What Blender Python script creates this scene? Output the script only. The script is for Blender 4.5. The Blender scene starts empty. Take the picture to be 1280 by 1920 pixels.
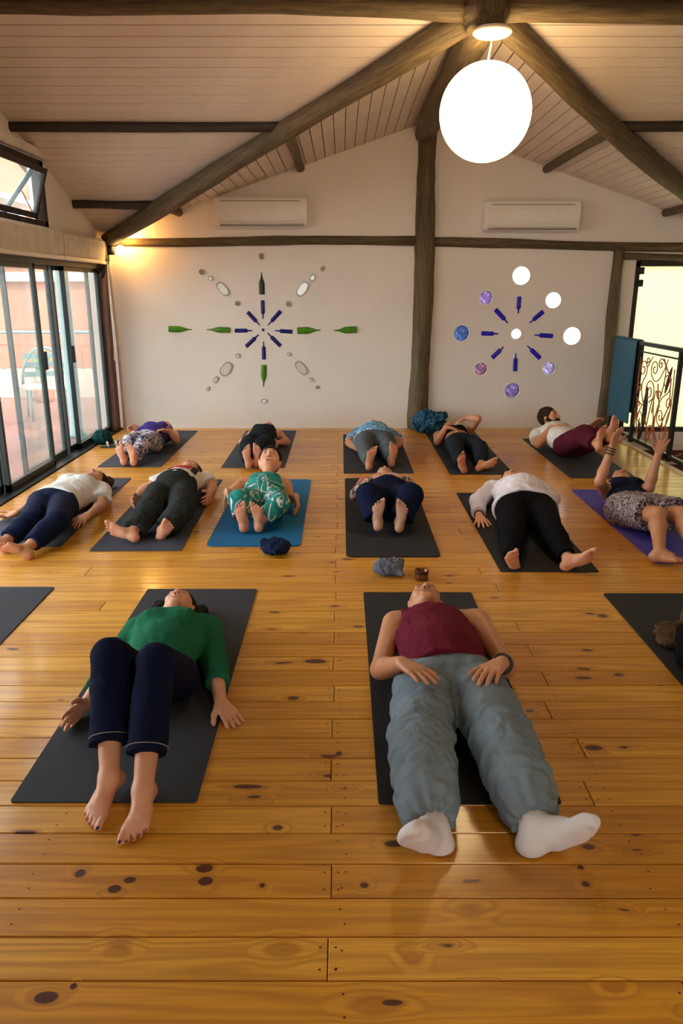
import bpy, bmesh, math, random
import numpy as np
from mathutils import Vector, Matrix

scene = bpy.context.scene
col = scene.collection
random.seed(7)

# ------------------------------------------------------------------ camera
CAM_H, FPX = 1.645, 1400.0
TH = math.atan(415 / FPX)
cam_d = bpy.data.cameras.new('camera')
cam_d.sensor_fit = 'VERTICAL'; cam_d.sensor_height = 36.0; cam_d.lens = FPX / 1920 * 36.0
cam_d.clip_start = 0.02; cam_d.clip_end = 200
cam = bpy.data.objects.new('camera', cam_d); col.objects.link(cam)
cam.location = (0, 0, CAM_H); cam.rotation_euler = (math.pi / 2 - TH, 0, 0)
scene.camera = cam
# ------------------------------------------------------------------ world, sun, exposure
world = bpy.data.worlds.new('sky'); scene.world = world; world.use_nodes = True
wn = world.node_tree.nodes; wl = world.node_tree.links
bg = wn['Background']; bg.inputs[0].default_value = (0.94, 0.96, 1.0, 1); bg.inputs[1].default_value = 4.0
sun_d = bpy.data.lights.new('sun', 'SUN'); sun_d.energy = 4.0; sun_d.angle = 0.02; sun_d.color = (1, 0.93, 0.82)
sun = bpy.data.objects.new('sun', sun_d); col.objects.link(sun)
sun.rotation_euler = Vector((-0.55, 0.62, -0.75)).to_track_quat('-Z', 'Y').to_euler()
vs = scene.view_settings
vs.view_transform = 'Standard'; vs.look = 'None'; vs.gamma = 1.0; vs.use_curve_mapping = False
vs.exposure = 1.05
scene.cycles.max_bounces = 7; scene.cycles.glossy_bounces = 3; scene.cycles.caustics_reflective = False; scene.cycles.caustics_refractive = False

def srgb(r, g, b):
    f = lambda v: (v / 255 / 12.92) if v / 255 <= 0.04045 else ((v / 255 + 0.055) / 1.055) ** 2.4
    return (f(r), f(g), f(b), 1.0)

# ------------------------------------------------------------------ pixel of the photo -> place in the room (floor height, depth or wall)
_c, _s = math.cos(TH), math.sin(TH)
def _ray(px, py):
    a = (px - 640) / FPX; b = (960 - py) / FPX
    return Vector((a, _c + b * _s, -_s + b * _c))
def WZ(px, py, z=0.0):
    r = _ray(px, py); return Vector((0, 0, CAM_H)) + r * ((z - CAM_H) / r.z)
def WY(px, py, y):
    r = _ray(px, py); return Vector((0, 0, CAM_H)) + r * (y / r.y)

# ------------------------------------------------------------------ materials
def nodes_of(name):
    m = bpy.data.materials.new(name); m.use_nodes = True
    nt = m.node_tree; return m, nt, nt.nodes['Principled BSDF']
def setp(b, **k):
    for n, v in k.items(): b.inputs[n.replace('_', ' ')].default_value = v
def N(nt, t, **k):
    n = nt.nodes.new(t)
    for a, v in k.items():
        if a in n.inputs: n.inputs[a].default_value = v
        else: setattr(n, a, v)
    return n
def ramp(nt, stops, interp='LINEAR'):
    n = nt.nodes.new('ShaderNodeValToRGB'); n.color_ramp.interpolation = interp
    e = n.color_ramp.elements
    while len(e) < len(stops): e.new(0.5)
    for i, (p, c) in enumerate(stops): e[i].position = p; e[i].color = c
    return n
def mixc(nt, fac, a, b, mode='MIX'):
    n = nt.nodes.new('ShaderNodeMix'); n.data_type = 'RGBA'; n.blend_type = mode
    for sock, v in ((n.inputs[0], fac), (n.inputs[6], a), (n.inputs[7], b)):
        if hasattr(v, 'is_output'): nt.links.new(v, sock)
        else: sock.default_value = v
    return n.outputs[2]
def bump(nt, b, h, strength=0.3, dist=0.01):
    n = N(nt, 'ShaderNodeBump'); n.inputs['Strength'].default_value = strength; n.inputs['Distance'].default_value = dist
    nt.links.new(h, n.inputs['Height']); nt.links.new(n.outputs[0], b.inputs['Normal'])
def obj_coord(nt, scale=(1, 1, 1), rnd=0.0, src='Object'):
    tc = N(nt, 'ShaderNodeTexCoord'); mp = N(nt, 'ShaderNodeMapping'); mp.inputs['Scale'].default_value = scale
    nt.links.new(tc.outputs[src], mp.inputs['Vector'])
    if rnd:
        oi = N(nt, 'ShaderNodeObjectInfo'); mu = N(nt, 'ShaderNodeMath', operation='MULTIPLY'); mu.inputs[1].default_value = rnd
        nt.links.new(oi.outputs['Random'], mu.inputs[0])
        cb = N(nt, 'ShaderNodeCombineXYZ')
        for i in range(3): nt.links.new(mu.outputs[0], cb.inputs[i])
        nt.links.new(cb.outputs[0], mp.inputs['Location'])
    return mp.outputs[0]
def noise(nt, vec, scale, detail=4.0, rough=0.5, dist=0.0):
    n = N(nt, 'ShaderNodeTexNoise'); n.inputs['Scale'].default_value = scale; n.inputs['Detail'].default_value = detail
    n.inputs['Roughness'].default_value = rough; n.inputs['Distortion'].default_value = dist
    nt.links.new(vec, n.inputs['Vector']); return n.outputs['Fac']

def plain(name, c, rough=0.6, metal=0.0, var=0.12, nscale=8.0, bstr=0.0, bscale=60.0, spec=0.5, coat=0.0):
    m, nt, b = nodes_of(name)
    v = obj_coord(nt)
    f = noise(nt, v, nscale)
    lo = tuple(x * (1 - var) for x in c[:3]) + (1,); hi = tuple(min(1, x * (1 + var)) for x in c[:3]) + (1,)
    r = ramp(nt, [(0.3, lo), (0.7, hi)]); nt.links.new(f, r.inputs[0]); nt.links.new(r.outputs[0], b.inputs['Base Color'])
    b.inputs['Roughness'].default_value = rough; b.inputs['Metallic'].default_value = metal
    b.inputs['Specular IOR Level'].default_value = spec; b.inputs['Coat Weight'].default_value = coat
    if bstr: bump(nt, b, noise(nt, v, bscale, 3), bstr, 0.005)
    return m
def glass_thin(name, tint=(0.93, 0.97, 0.96, 1), refl=0.12, rough=0.02, haze=0.0, hazecol=(0.8, 0.85, 0.85, 1)):
    m, nt, b = nodes_of(name); nt.nodes.remove(b)
    out = nt.nodes['Material Output']
    t = N(nt, 'ShaderNodeBsdfTransparent'); t.inputs[0].default_value = tint
    g = N(nt, 'ShaderNodeBsdfGlossy'); g.inputs['Roughness'].default_value = rough
    lw = N(nt, 'ShaderNodeLayerWeight'); lw.inputs[0].default_value = 0.5
    pw = N(nt, 'ShaderNodeMath', operation='POWER'); pw.inputs[1].default_value = 4.0; nt.links.new(lw.outputs['Facing'], pw.inputs[0])
    ma = N(nt, 'ShaderNodeMath', operation='MULTIPLY_ADD'); ma.inputs[1].default_value = 0.5; ma.inputs[2].default_value = 0.02; nt.links.new(pw.outputs[0], ma.inputs[0])
    mx = N(nt, 'ShaderNodeMixShader'); nt.links.new(ma.outputs[0], mx.inputs[0])
    src = t.outputs[0]
    if haze:
        d = N(nt, 'ShaderNodeBsdfTranslucent'); d.inputs[0].default_value = hazecol
        m2 = N(nt, 'ShaderNodeMixShader'); m2.inputs[0].default_value = haze
        nt.links.new(t.outputs[0], m2.inputs[1]); nt.links.new(d.outputs[0], m2.inputs[2]); src = m2.outputs[0]
    nt.links.new(src, mx.inputs[1]); nt.links.new(g.outputs[0], mx.inputs[2]); nt.links.new(mx.outputs[0], out.inputs[0])
    return m
def emit(name, c, strength):
    m, nt, b = nodes_of(name)
    b.inputs['Base Color'].default_value = c; b.inputs['Emission Color'].default_value = c; b.inputs['Emission Strength'].default_value = strength
    return m

def wood_floor(name):
    m, nt, b = nodes_of(name); L = nt.links
    v = obj_coord(nt, (1, 1, 1), 37.0)
    # knots: sparse stretched cells
    mpk = N(nt, 'ShaderNodeMapping'); mpk.inputs['Scale'].default_value = (2.6, 7.5, 1.0); L.new(v, mpk.inputs[0])
    wob = N(nt, 'ShaderNodeTexNoise'); wob.inputs['Scale'].default_value = 9.0; L.new(v, wob.inputs['Vector'])
    wv = N(nt, 'ShaderNodeVectorMath', operation='MULTIPLY_ADD'); wv.inputs[1].default_value = (0.30, 0.30, 0)
    L.new(wob.outputs['Color'], wv.inputs[0]); L.new(mpk.outputs[0], wv.inputs[2])
    vo = N(nt, 'ShaderNodeTexVoronoi'); vo.voronoi_dimensions = '2D'; vo.inputs['Scale'].default_value = 1.0; vo.inputs['Randomness'].default_value = 1.0
    L.new(wv.outputs[0], vo.inputs['Vector'])
    sel = N(nt, 'ShaderNodeSeparateColor'); L.new(vo.outputs['Color'], sel.inputs[0])
    size = N(nt, 'ShaderNodeMapRange'); size.inputs[1].default_value = 0.72; size.inputs[2].default_value = 1.0
    size.inputs[3].default_value = 0.0; size.inputs[4].default_value = 0.075; L.new(sel.outputs[0], size.inputs[0])
    kd = N(nt, 'ShaderNodeMath', operation='SUBTRACT'); L.new(vo.outputs['Distance'], kd.inputs[0]); L.new(size.outputs[0], kd.inputs[1])
    kn = ramp(nt, [(0.0, (1, 1, 1, 1)), (0.035, (0, 0, 0, 1))]); L.new(kd.outputs[0], kn.inputs[0])
    halo = ramp(nt, [(0.0, (1, 1, 1, 1)), (0.2, (0, 0, 0, 1))]); L.new(kd.outputs[0], halo.inputs[0])
    hs = N(nt, 'ShaderNodeMath', operation='GREATER_THAN'); hs.inputs[1].default_value = 0.72; L.new(sel.outputs[0], hs.inputs[0])
    k2 = N(nt, 'ShaderNodeMath', operation='MULTIPLY'); L.new(kn.outputs[0], k2.inputs[0]); L.new(hs.outputs[0], k2.inputs[1])
    h2 = N(nt, 'ShaderNodeMath', operation='MULTIPLY'); L.new(halo.outputs[0], h2.inputs[0]); L.new(hs.outputs[0], h2.inputs[1])
    # single knots of the near planks: centre and half size on the floor
    geo = N(nt, 'ShaderNodeNewGeometry')
    def knots(lst):
        cur = None
        for kx, ky, rx, ry in lst:
            c_ = WZ(kx, ky); ex = abs(WZ(kx + rx, ky).x - c_.x); ey = abs(WZ(kx, ky - ry).y - c_.y)
            a_ = N(nt, 'ShaderNodeVectorMath', operation='SUBTRACT'); L.new(geo.outputs['Position'], a_.inputs[0]); a_.inputs[1].default_value = c_
            m_ = N(nt, 'ShaderNodeVectorMath', operation='MULTIPLY'); L.new(a_.outputs[0], m_.inputs[0]); m_.inputs[1].default_value = (1 / ex, 1 / ey, 0)
            l_ = N(nt, 'ShaderNodeVectorMath', operation='LENGTH'); L.new(m_.outputs[0], l_.inputs[0]); o_ = l_.outputs['Value']
            if cur is not None:
                mn = N(nt, 'ShaderNodeMath', operation='MINIMUM'); L.new(cur, mn.inputs[0]); L.new(o_, mn.inputs[1]); o_ = mn.outputs[0]
            cur = o_
        return cur
    wobn = N(nt, 'ShaderNodeMath', operation='MULTIPLY_ADD'); wobn.inputs[1].default_value = 0.9; wobn.inputs[2].default_value = -0.45; L.new(wob.outputs[0], wobn.inputs[0])
    def wobbly(o_):
        ad_ = N(nt, 'ShaderNodeMath', operation='ADD'); L.new(o_, ad_.inputs[0]); L.new(wobn.outputs[0], ad_.inputs[1]); return ad_.outputs[0]
    dk_d = knots([(85, 1870, 22, 11), (138, 1849, 6, 6), (150, 1638, 10, 8), (243, 1650, 12, 6), (215, 1667, 13, 8), (383, 1628, 16, 8), (386, 1652, 14, 8), (491, 1660, 8, 6), (683, 1660, 9, 6), (735, 1880, 22, 7), (1103, 1588, 13, 6), (1098, 1658, 8, 6), (1088, 1626, 6, 4),
                  (740, 1582, 18, 6), (1112, 1402, 16, 5), (465, 1475, 28, 4), (520, 1552, 10, 5), (590, 1240, 20, 4), (550, 1309, 12, 4), (1130, 1155, 12, 4), (50, 1560, 22, 4), (1160, 1265, 10, 3), (992, 1333, 9, 4), (635, 1413, 6, 4), (82, 1450, 8, 4)])
    sw_d = knots([(530, 1780, 24, 14), (222, 1770, 20, 12), (774, 1795, 16, 12), (1150, 1850, 18, 9), (880, 1705, 22, 14), (705, 1880, 34, 17), (270, 1650, 150, 5), (75, 1395, 34, 10)])
    dkm = ramp(nt, [(0.80, (1, 1, 1, 1)), (1.0, (0, 0, 0, 1))]); L.new(wobbly(dk_d), dkm.inputs[0])
    bo = N(nt, 'ShaderNodeMath', operation='MINIMUM'); L.new(dk_d, bo.inputs[0]); L.new(sw_d, bo.inputs[1])
    hl = N(nt, 'ShaderNodeMapRange'); hl.inputs[1].default_value = 0.0; hl.inputs[2].default_value = 3.0; hl.inputs[3].default_value = 1.0; hl.inputs[4].default_value = 0.0; L.new(wobbly(bo.outputs[0]), hl.inputs[0])
    warm = N(nt, 'ShaderNodeMapRange'); warm.inputs[1].default_value = 0.6; warm.inputs[2].default_value = 1.7; warm.inputs[3].default_value = 0.55; warm.inputs[4].default_value = 0.0; L.new(wobbly(bo.outputs[0]), warm.inputs[0])
    # grain: rings cut lengthwise, bent round the knots
    mpg = N(nt, 'ShaderNodeMapping'); mpg.inputs['Scale'].default_value = (0.55, 9.0, 1.0); L.new(v, mpg.inputs[0])
    big = N(nt, 'ShaderNodeTexNoise'); big.inputs['Scale'].default_value = 0.9; big.inputs['Detail'].default_value = 1.5; L.new(mpg.outputs[0], big.inputs['Vector'])
    add = N(nt, 'ShaderNodeMath', operation='MULTIPLY_ADD'); add.inputs[1].default_value = 0.35; add0 = N(nt, 'ShaderNodeMath', operation='MULTIPLY_ADD'); add0.inputs[1].default_value = 0.20; L.new(hl.outputs[0], add0.inputs[0]); L.new(big.outputs[0], add0.inputs[2]); L.new(h2.outputs[0], add.inputs[0]); L.new(add0.outputs[0], add.inputs[2])
    sc = N(nt, 'ShaderNodeMath', operation='MULTIPLY'); sc.inputs[1].default_value = 52.0; L.new(add.outputs[0], sc.inputs[0])
    sn = N(nt, 'ShaderNodeMath', operation='SINE'); L.new(sc.outputs[0], sn.inputs[0])
    gr = ramp(nt, [(0.35, (0, 0, 0, 1)), (1.0, (1, 1, 1, 1))])
    mr = N(nt, 'ShaderNodeMapRange'); mr.inputs[1].default_value = -1; L.new(sn.outputs[0], mr.inputs[0]); L.new(mr.outputs[0], gr.inputs[0])
    mpf = N(nt, 'ShaderNodeMapping'); mpf.inputs['Scale'].default_value = (3.0, 90.0, 1.0); L.new(v, mpf.inputs[0])
    fine = noise(nt, mpf.outputs[0], 1.0, 3)
    oi = N(nt, 'ShaderNodeObjectInfo')
    tone = ramp(nt, [(0.0, (0.60, 0.26, 0.022, 1)), (0.5, (0.70, 0.325, 0.030, 1)), (1.0, (0.78, 0.40, 0.048, 1))]); L.new(oi.outputs['Random'], tone.inputs[0])
    fr = ramp(nt, [(0.3, (0.80, 0.76, 0.68, 1)), (0.7, (1.08, 1.06, 1.0, 1))]); L.new(fine, fr.inputs[0])
    c1 = mixc(nt, 1.0, tone.outputs[0], fr.outputs[0], 'MULTIPLY')
    gm = N(nt, 'ShaderNodeMath', operation='MULTIPLY'); gm.inputs[1].default_value = 0.42; L.new(gr.outputs[0], gm.inputs[0])
    c2 = mixc(nt, gm.outputs[0], c1, (0.36, 0.125, 0.012, 1))
    hm = N(nt, 'ShaderNodeMath', operation='MULTIPLY'); hm.inputs[1].default_value = 0.5; L.new(h2.outputs[0], hm.inputs[0])
    c3 = mixc(nt, hm.outputs[0], c2, (0.40, 0.12, 0.012, 1))
    c4 = mixc(nt, k2.outputs[0], c3, (0.085, 0.022, 0.006, 1))
    c5 = mixc(nt, warm.outputs[0], c4, (0.34, 0.095, 0.010, 1)); c6 = mixc(nt, dkm.outputs[0], c5, (0.080, 0.020, 0.006, 1))
    L.new(c6, b.inputs['Base Color'])
    b.inputs['Roughness'].default_value = 0.42; b.inputs['Specular IOR Level'].default_value = 0.4
    b.inputs['Coat Weight'].default_value = 0.45; b.inputs['Coat Roughness'].default_value = 0.14
    bump(nt, b, fine, 0.08, 0.002)
    return m
def log_wood(name, dark, light):
    m, nt, b = nodes_of(name); L = nt.links
    v = obj_coord(nt, (1, 1, 0.09), 11.0)
    n1 = noise(nt, v, 9.0, 5, 0.6); n2 = noise(nt, v, 55.0, 4, 0.6)
    r = ramp(nt, [(0.3, dark), (0.75, light)]); L.new(n1, r.inputs[0])
    fr = ramp(nt, [(0.35, (0.55, 0.5, 0.45, 1)), (0.65, (1.1, 1.1, 1.05, 1))]); L.new(n2, fr.inputs[0])
    L.new(mixc(nt, 1.0, r.outputs[0], fr.outputs[0], 'MULTIPLY'), b.inputs['Base Color'])
    b.inputs['Roughness'].default_value = 0.75
    bump(nt, b, n2, 0.5, 0.01)
    return m
def plaster(name, c):
    m, nt, b = nodes_of(name); L = nt.links
    v = obj_coord(nt)
    n1 = noise(nt, v, 1.6, 4); n2 = noise(nt, v, 5.0, 6, 0.55)
    lo = tuple(x * 0.93 for x in c[:3]) + (1,)
    r = ramp(nt, [(0.3, lo), (0.7, c)]); L.new(n1, r.inputs[0]); L.new(r.outputs[0], b.inputs['Base Color'])
    b.inputs['Roughness'].default_value = 0.5; b.inputs['Specular IOR Level'].default_value = 0.35
    bump(nt, b, n2, 0.25, 0.02)
    return m

M = {}
M['floor'] = wood_floor('pine_planks')
M['gap'] = plain('floor_gap', (0.05, 0.02, 0.008, 1), 0.9)
M['nail'] = plain('nail_heads', (0.02, 0.012, 0.008, 1), 0.5, 0.3)
M['wall'] = plaster('white_plaster', (0.76, 0.67, 0.60, 1))
M['board'] = plain('white_boards', (0.66, 0.54, 0.44, 1), 0.55, var=0.05, nscale=3)
M['log'] = log_wood('weathered_log', (0.065, 0.042, 0.017, 1), (0.19, 0.13, 0.058, 1))
M['darkwood'] = log_wood('dark_beam', (0.018, 0.011, 0.008, 1), (0.05, 0.03, 0.02, 1))
M['alu'] = plain('dark_metal_frame', (0.018, 0.028, 0.028, 1), 0.4, 0.4, nscale=3)
M['greypost'] = plain('grey_green_metal', (0.12, 0.19, 0.19, 1), 0.45, 0.2)
M['brownwood'] = log_wood('brown_jamb', (0.10, 0.045, 0.025, 1), (0.22, 0.10, 0.06, 1))
M['glass'] = glass_thin('window_glass', haze=0.035, hazecol=(0.75, 0.9, 0.9, 1))
M['cream'] = plain('cream_fabric', (0.62, 0.53, 0.42, 1), 0.8, bstr=0.1, bscale=200)
M['groove'] = plain('board_groove', (0.16, 0.12, 0.09, 1), 0.9)
M['white'] = plain('white_plastic', (0.74, 0.68, 0.62, 1), 0.4, var=0.03)
M['whitedark'] = plain('vent_slot', (0.22, 0.19, 0.17, 1), 0.6)
M['black'] = plain('black_iron', (0.012, 0.010, 0.010, 1), 0.5, 0.3)
M['glare_iron'] = plain('glare_orange_iron', (0.42, 0.11, 0.035, 1), 0.55, 0.2)  # orange of the overexposed backlight on the scrolls, put into the iron colour

# ------------------------------------------------------------------ mesh helpers
def tag(o, label=None, cat=None, group=None, kind=None):
    if label: o['label'] = label
    if cat: o['category'] = cat
    if group: o['group'] = group
    if kind: o['kind'] = kind
    return o
def link(o, parent=None):
    col.objects.link(o)
    if parent is not None: o.parent = parent
    return o
def empty(name, loc=(0, 0, 0), rz=0.0):
    o = bpy.data.objects.new(name, None); o.location = loc; o.rotation_euler = (0, 0, rz); o.empty_display_size = 0.1
    return link(o)
def mesh_obj(name, verts, faces, mat, parent=None, loc=(0, 0, 0), smooth=False):
    me = bpy.data.meshes.new(name); me.from_pydata([tuple(v) for v in verts], [], faces); me.update()
    if smooth: me.polygons.foreach_set('use_smooth', [True] * len(me.polygons))
    me.materials.append(mat)
    o = bpy.data.objects.new(name, me); o.location = loc
    return link(o, parent)
def bm_obj(name, bm, mat, parent=None, loc=(0, 0, 0), smooth=False):
    me = bpy.data.meshes.new(name); bmesh.ops.recalc_face_normals(bm, faces=bm.faces); bm.to_mesh(me); bm.free()
    if smooth: me.polygons.foreach_set('use_smooth', [True] * len(me.polygons))
    me.materials.append(mat)
    o = bpy.data.objects.new(name, me); o.location = loc
    return link(o, parent)
def add_box(bm, lo, hi, bev=0.0):
    vs_ = [bm.verts.new((x, y, z)) for x in (lo[0], hi[0]) for y in (lo[1], hi[1]) for z in (lo[2], hi[2])]
    fs = [(0, 1, 3, 2), (4, 6, 7, 5), (0, 4, 5, 1), (2, 3, 7, 6), (0, 2, 6, 4), (1, 5, 7, 3)]
    nf = [bm.faces.new([vs_[i] for i in f]) for f in fs]
    if bev:
        es = list({e for f in nf for e in f.edges})
        bmesh.ops.bevel(bm, geom=es, offset=bev, segments=2, affect='EDGES', profile=0.6)
def box(name, lo, hi, mat, parent=None, bev=0.0):
    c = [(a + b) / 2 for a, b in zip(lo, hi)]
    p = Vector((0, 0, 0))
    bm = bmesh.new(); add_box(bm, [a - m for a, m in zip(lo, c)], [b - m for b, m in zip(hi, c)], bev)
    return bm_obj(name, bm, mat, parent, c)
def tube_data(pts, radii, seg=8, jitter=0.0, rng=None):
    pts = [Vector(p) for p in pts]; n = len(pts)
    if not hasattr(radii, '__len__'): radii = [radii] * n
    verts, faces = [], []
    t0 = (pts[1] - pts[0]).normalized()
    up = Vector((0, 0, 1)) if abs(t0.z) < 0.9 else Vector((1, 0, 0))
    side = t0.cross(up).normalized(); up = side.cross(t0).normalized()
    for i, p in enumerate(pts):
        t = (pts[min(i + 1, n - 1)] - pts[max(i - 1, 0)]).normalized()
        side = (side - t * side.dot(t)).normalized(); up = side.cross(t).normalized()
        for k in range(seg):
            a = 2 * math.pi * k / seg
            r = radii[i] * (1 + (rng.uniform(-jitter, jitter) if rng else 0))
            verts.append(p + (side * math.cos(a) + up * math.sin(a)) * r)
    for i in range(n - 1):
        for k in range(seg):
            a = i * seg + k; b = i * seg + (k + 1) % seg
            faces.append((a, b, b + seg, a + seg))
    faces.append(tuple(range(seg - 1, -1, -1))); faces.append(tuple((n - 1) * seg + k for k in range(seg)))
    return verts, faces
def tube(name, pts, radii, mat, parent=None, seg=8, loc=None, smooth=True, jitter=0.0, rng=None):
    v, f = tube_data(pts, radii, seg, jitter, rng)
    loc = Vector(loc) if loc is not None else (Vector((0, 0, 0)) if parent is not None else Vector(pts[0]))
    return mesh_obj(name, [p - loc for p in v], f, mat, parent, loc, smooth)
def log(name, a, b, r0, r1, mat, parent=None, seed=0, seg=12, n=14, wob=0.02):
    rng = random.Random(seed); a = Vector(a); b = Vector(b); pts = []; rr = []
    ph = rng.uniform(0, 6); ph2 = rng.uniform(0, 6)
    d = (b - a).normalized(); s1 = d.cross(Vector((0.3, 0.2, 1))).normalized(); s2 = d.cross(s1)
    for i in range(n + 1):
        t = i / n; e = math.sin(math.pi * t)
        pts.append(a.lerp(b, t) + s1 * wob * e * math.sin(ph + 5 * t) + s2 * wob * e * math.cos(ph2 + 4 * t))
        rr.append((r0 + (r1 - r0) * t) * (1 + 0.07 * math.sin(ph + 9 * t) + rng.uniform(-0.04, 0.04)))
    q = (b - a).to_track_quat('Z', 'Y'); qi = q.inverted()          # local z runs along the log
    o = tube(name, [qi @ (p - a) for p in pts], rr, mat, parent, seg, (0, 0, 0), True, 0.035, rng)
    o.location = a; o.rotation_euler = q.to_euler(); return o
def prism(name, poly, axis, d0, d1, mat, parent=None):
    """poly in the plane across `axis` ('x': (y,z), 'y': (x,z), 'z': (x,y)), extruded from d0 to d1"""
    def P(q, d):
        return {'x': (d, q[0], q[1]), 'y': (q[0], d, q[1]), 'z': (q[0], q[1], d)}[axis]
    bm = bmesh.new()
    a = [bm.verts.new(P(q, d0)) for q in poly]; b = [bm.verts.new(P(q, d1)) for q in poly]
    bm.faces.new(a); bm.faces.new(b[::-1])
    for i in range(len(poly)):
        j = (i + 1) % len(poly); bm.faces.new((a[i], b[i], b[j], a[j]))
    bmesh.ops.triangulate(bm, faces=[f for f in bm.faces if len(f.verts) > 4])
    return bm_obj(name, bm, mat, parent)
def lathe(name, prof, mat, parent=None, loc=(0, 0, 0), seg=24, smooth=True):
    verts, faces = [], []
    for r, z in prof:
        for k in range(seg):
            a = 2 * math.pi * k / seg; verts.append((r * math.cos(a), r * math.sin(a), z))
    for i in range(len(prof) - 1):
        for k in range(seg):
            a = i * seg + k; b = i * seg + (k + 1) % seg; faces.append((a, b, b + seg, a + seg))
    faces.append(tuple(range(seg - 1, -1, -1))); faces.append(tuple((len(prof) - 1) * seg + k for k in range(seg)))
    return mesh_obj(name, verts, faces, mat, parent, loc, smooth)
# ================================================================== the room
XL, XR, YB, YF = -2.78, 4.64, 9.23, -2.6       # wall faces
HX, HY, HZ, SL = 0.93, 5.55, 3.46, 0.329       # roof crossing point, slope
EZ = HZ - SL * (YB - HY)                       # eaves
XE = 3.22                                      # floor ends at the stairwell
def roofA(y): return HZ - SL * abs(y - HY)
def roofB(x): return HZ - (HZ - EZ) / (HX - XL) * abs(x - HX)
# ---- floor: every plank its own piece
fl = box('floor', (XL - 0.15, YF, -0.14), (XE, YB + 0.05, -0.012), M['gap']); tag(fl, kind='structure')
PW = 0.1315
plank_cache = {}
def plank_mesh(L, W):
    key = (round(L, 3), round(W, 3))
    if key in plank_cache: return plank_cache[key]
    a, b, c = L / 2, W / 2, 0.0025
    v = []; f = []
    for sx, ins in ((-1, 0), (1, 0)):
        pass
    pts = [(-a, -b, -0.03), (a, -b, -0.03), (a, b, -0.03), (-a, b, -0.03),
           (-a, -b, -c), (a, -b, -c), (a, b, -c), (-a, b, -c),
           (-a + c, -b + c, 0), (a - c, -b + c, 0), (a - c, b - c, 0), (-a + c, b - c, 0)]
    fs = [(8, 9, 10, 11)]
    for i in range(4):
        j = (i + 1) % 4
        fs.append((i, j, j + 4, i + 4)); fs.append((i + 4, j + 4, j + 8, i + 8))
    me = bpy.data.meshes.new('plank'); me.from_pydata(pts, [], fs); me.update(); me.materials.append(M['floor'])
    plank_cache[key] = me
    return me
rng = random.Random(11)
nail_v, nail_f = [], []
def nail(x, y):
    i = len(nail_v); r = 0.0030
    for k in range(6):
        a = k * math.pi / 3; nail_v.append((x + r * math.cos(a) * 1.25, y + r * math.sin(a), 0.0006))
    nail_f.append(tuple(range(i, i + 6)))
Y0 = 1.450 - PW * 8                             # a joint seen at y = 1.45
row = 0; y = Y0
while y < YB:
    w = min(PW, YB - y)
    if row % 2 == 0: cuts = [-0.035 + rng.uniform(-0.006, 0.006)] + ([rng.choice([-1.95, -2.1])] if rng.random() < .3 else []) + ([2.35] if rng.random() < .6 else [])
    else: cuts = rng.choice([[-0.99], [-1.55, 0.845], [2.0], [-1.3], [0.9], [1.4]])
    xs = sorted([XL + 0.07] + cuts + [XE])
    for a, b in zip(xs[:-1], xs[1:]):
        o = bpy.data.objects.new('plank', plank_mesh(b - a - 0.0025, w - 0.0036)); o.location = ((a + b) / 2, y + w / 2, 0)
        link(o, fl); o.rotation_euler = (0, 0, 0)
        for e in (a + 0.02, b - 0.02):
            if 0.9 < y < 5.0:
                nail(e, y + 0.03); nail(e, y + w - 0.035)
    if 0.9 < y < 3.6:
        for jx in np.arange(-2.7, 3.2, 0.9):
            nail(jx + rng.uniform(-.015, .015), y + rng.uniform(.03, .04)); nail(jx + rng.uniform(-.015, .015), y + w - rng.uniform(.03, .045))
    y += w; row += 1
    if w < PW: break
for c in fl.children: c.matrix_parent_inverse = fl.matrix_basis.inverted()
nl = mesh_obj('nail_heads', nail_v, nail_f, M['nail'], fl); nl.matrix_parent_inverse = fl.matrix_basis.inverted(); nl['kind'] = 'stuff'

# ---- back wall with the holes of the glass rounds
GC = [(977, 517, 17), (1037, 563, 15), (1072, 630, 17), (1029, 691, 13), (960, 732, 15.5), (901, 692, 13), (865, 625, 15.5), (911, 558, 13), (967.5, 626, 10)]
wb = prism('wall_back', [(XL - 0.2, -0.2), (3.36, -0.2), (3.36, roofB(3.36) + 0.12), (HX, HZ + 0.12), (XL - 0.2, EZ + 0.04)], 'y', YB, YB + 0.14, M['wall'])
prism('over_door', [(3.36, 2.0), (XR + 0.2, 2.0), (XR + 0.2, EZ + 0.04), (3.36, roofB(3.36) + 0.12)], 'y', YB, YB + 0.14, M['wall'], wb)
tag(wb, kind='structure')
cut = bmesh.new()
for px, py, r in GC:
    p = WY(px, py, YB); bmesh.ops.create_cone(cut, cap_ends=True, segments=40, radius1=r * 8.85 / 1400, radius2=r * 8.85 / 1400, depth=0.5,
                                              matrix=Matrix.Translation((p.x, YB + 0.07, p.z)) @ Matrix.Rotation(math.pi / 2, 4, 'X'))
cm = bpy.data.meshes.new('cut'); cut.to_mesh(cm); cut.free(); co = bpy.data.objects.new('cut', cm); col.objects.link(co)
md = wb.modifiers.new('holes', 'BOOLEAN'); md.object = co; md.operation = 'DIFFERENCE'; md.solver = 'EXACT'
dg = bpy.context.evaluated_depsgraph_get(); nm = bpy.data.meshes.new_from_object(wb.evaluated_get(dg))
wb.modifiers.clear(); wb.data = nm; bpy.data.objects.remove(co)

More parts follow.
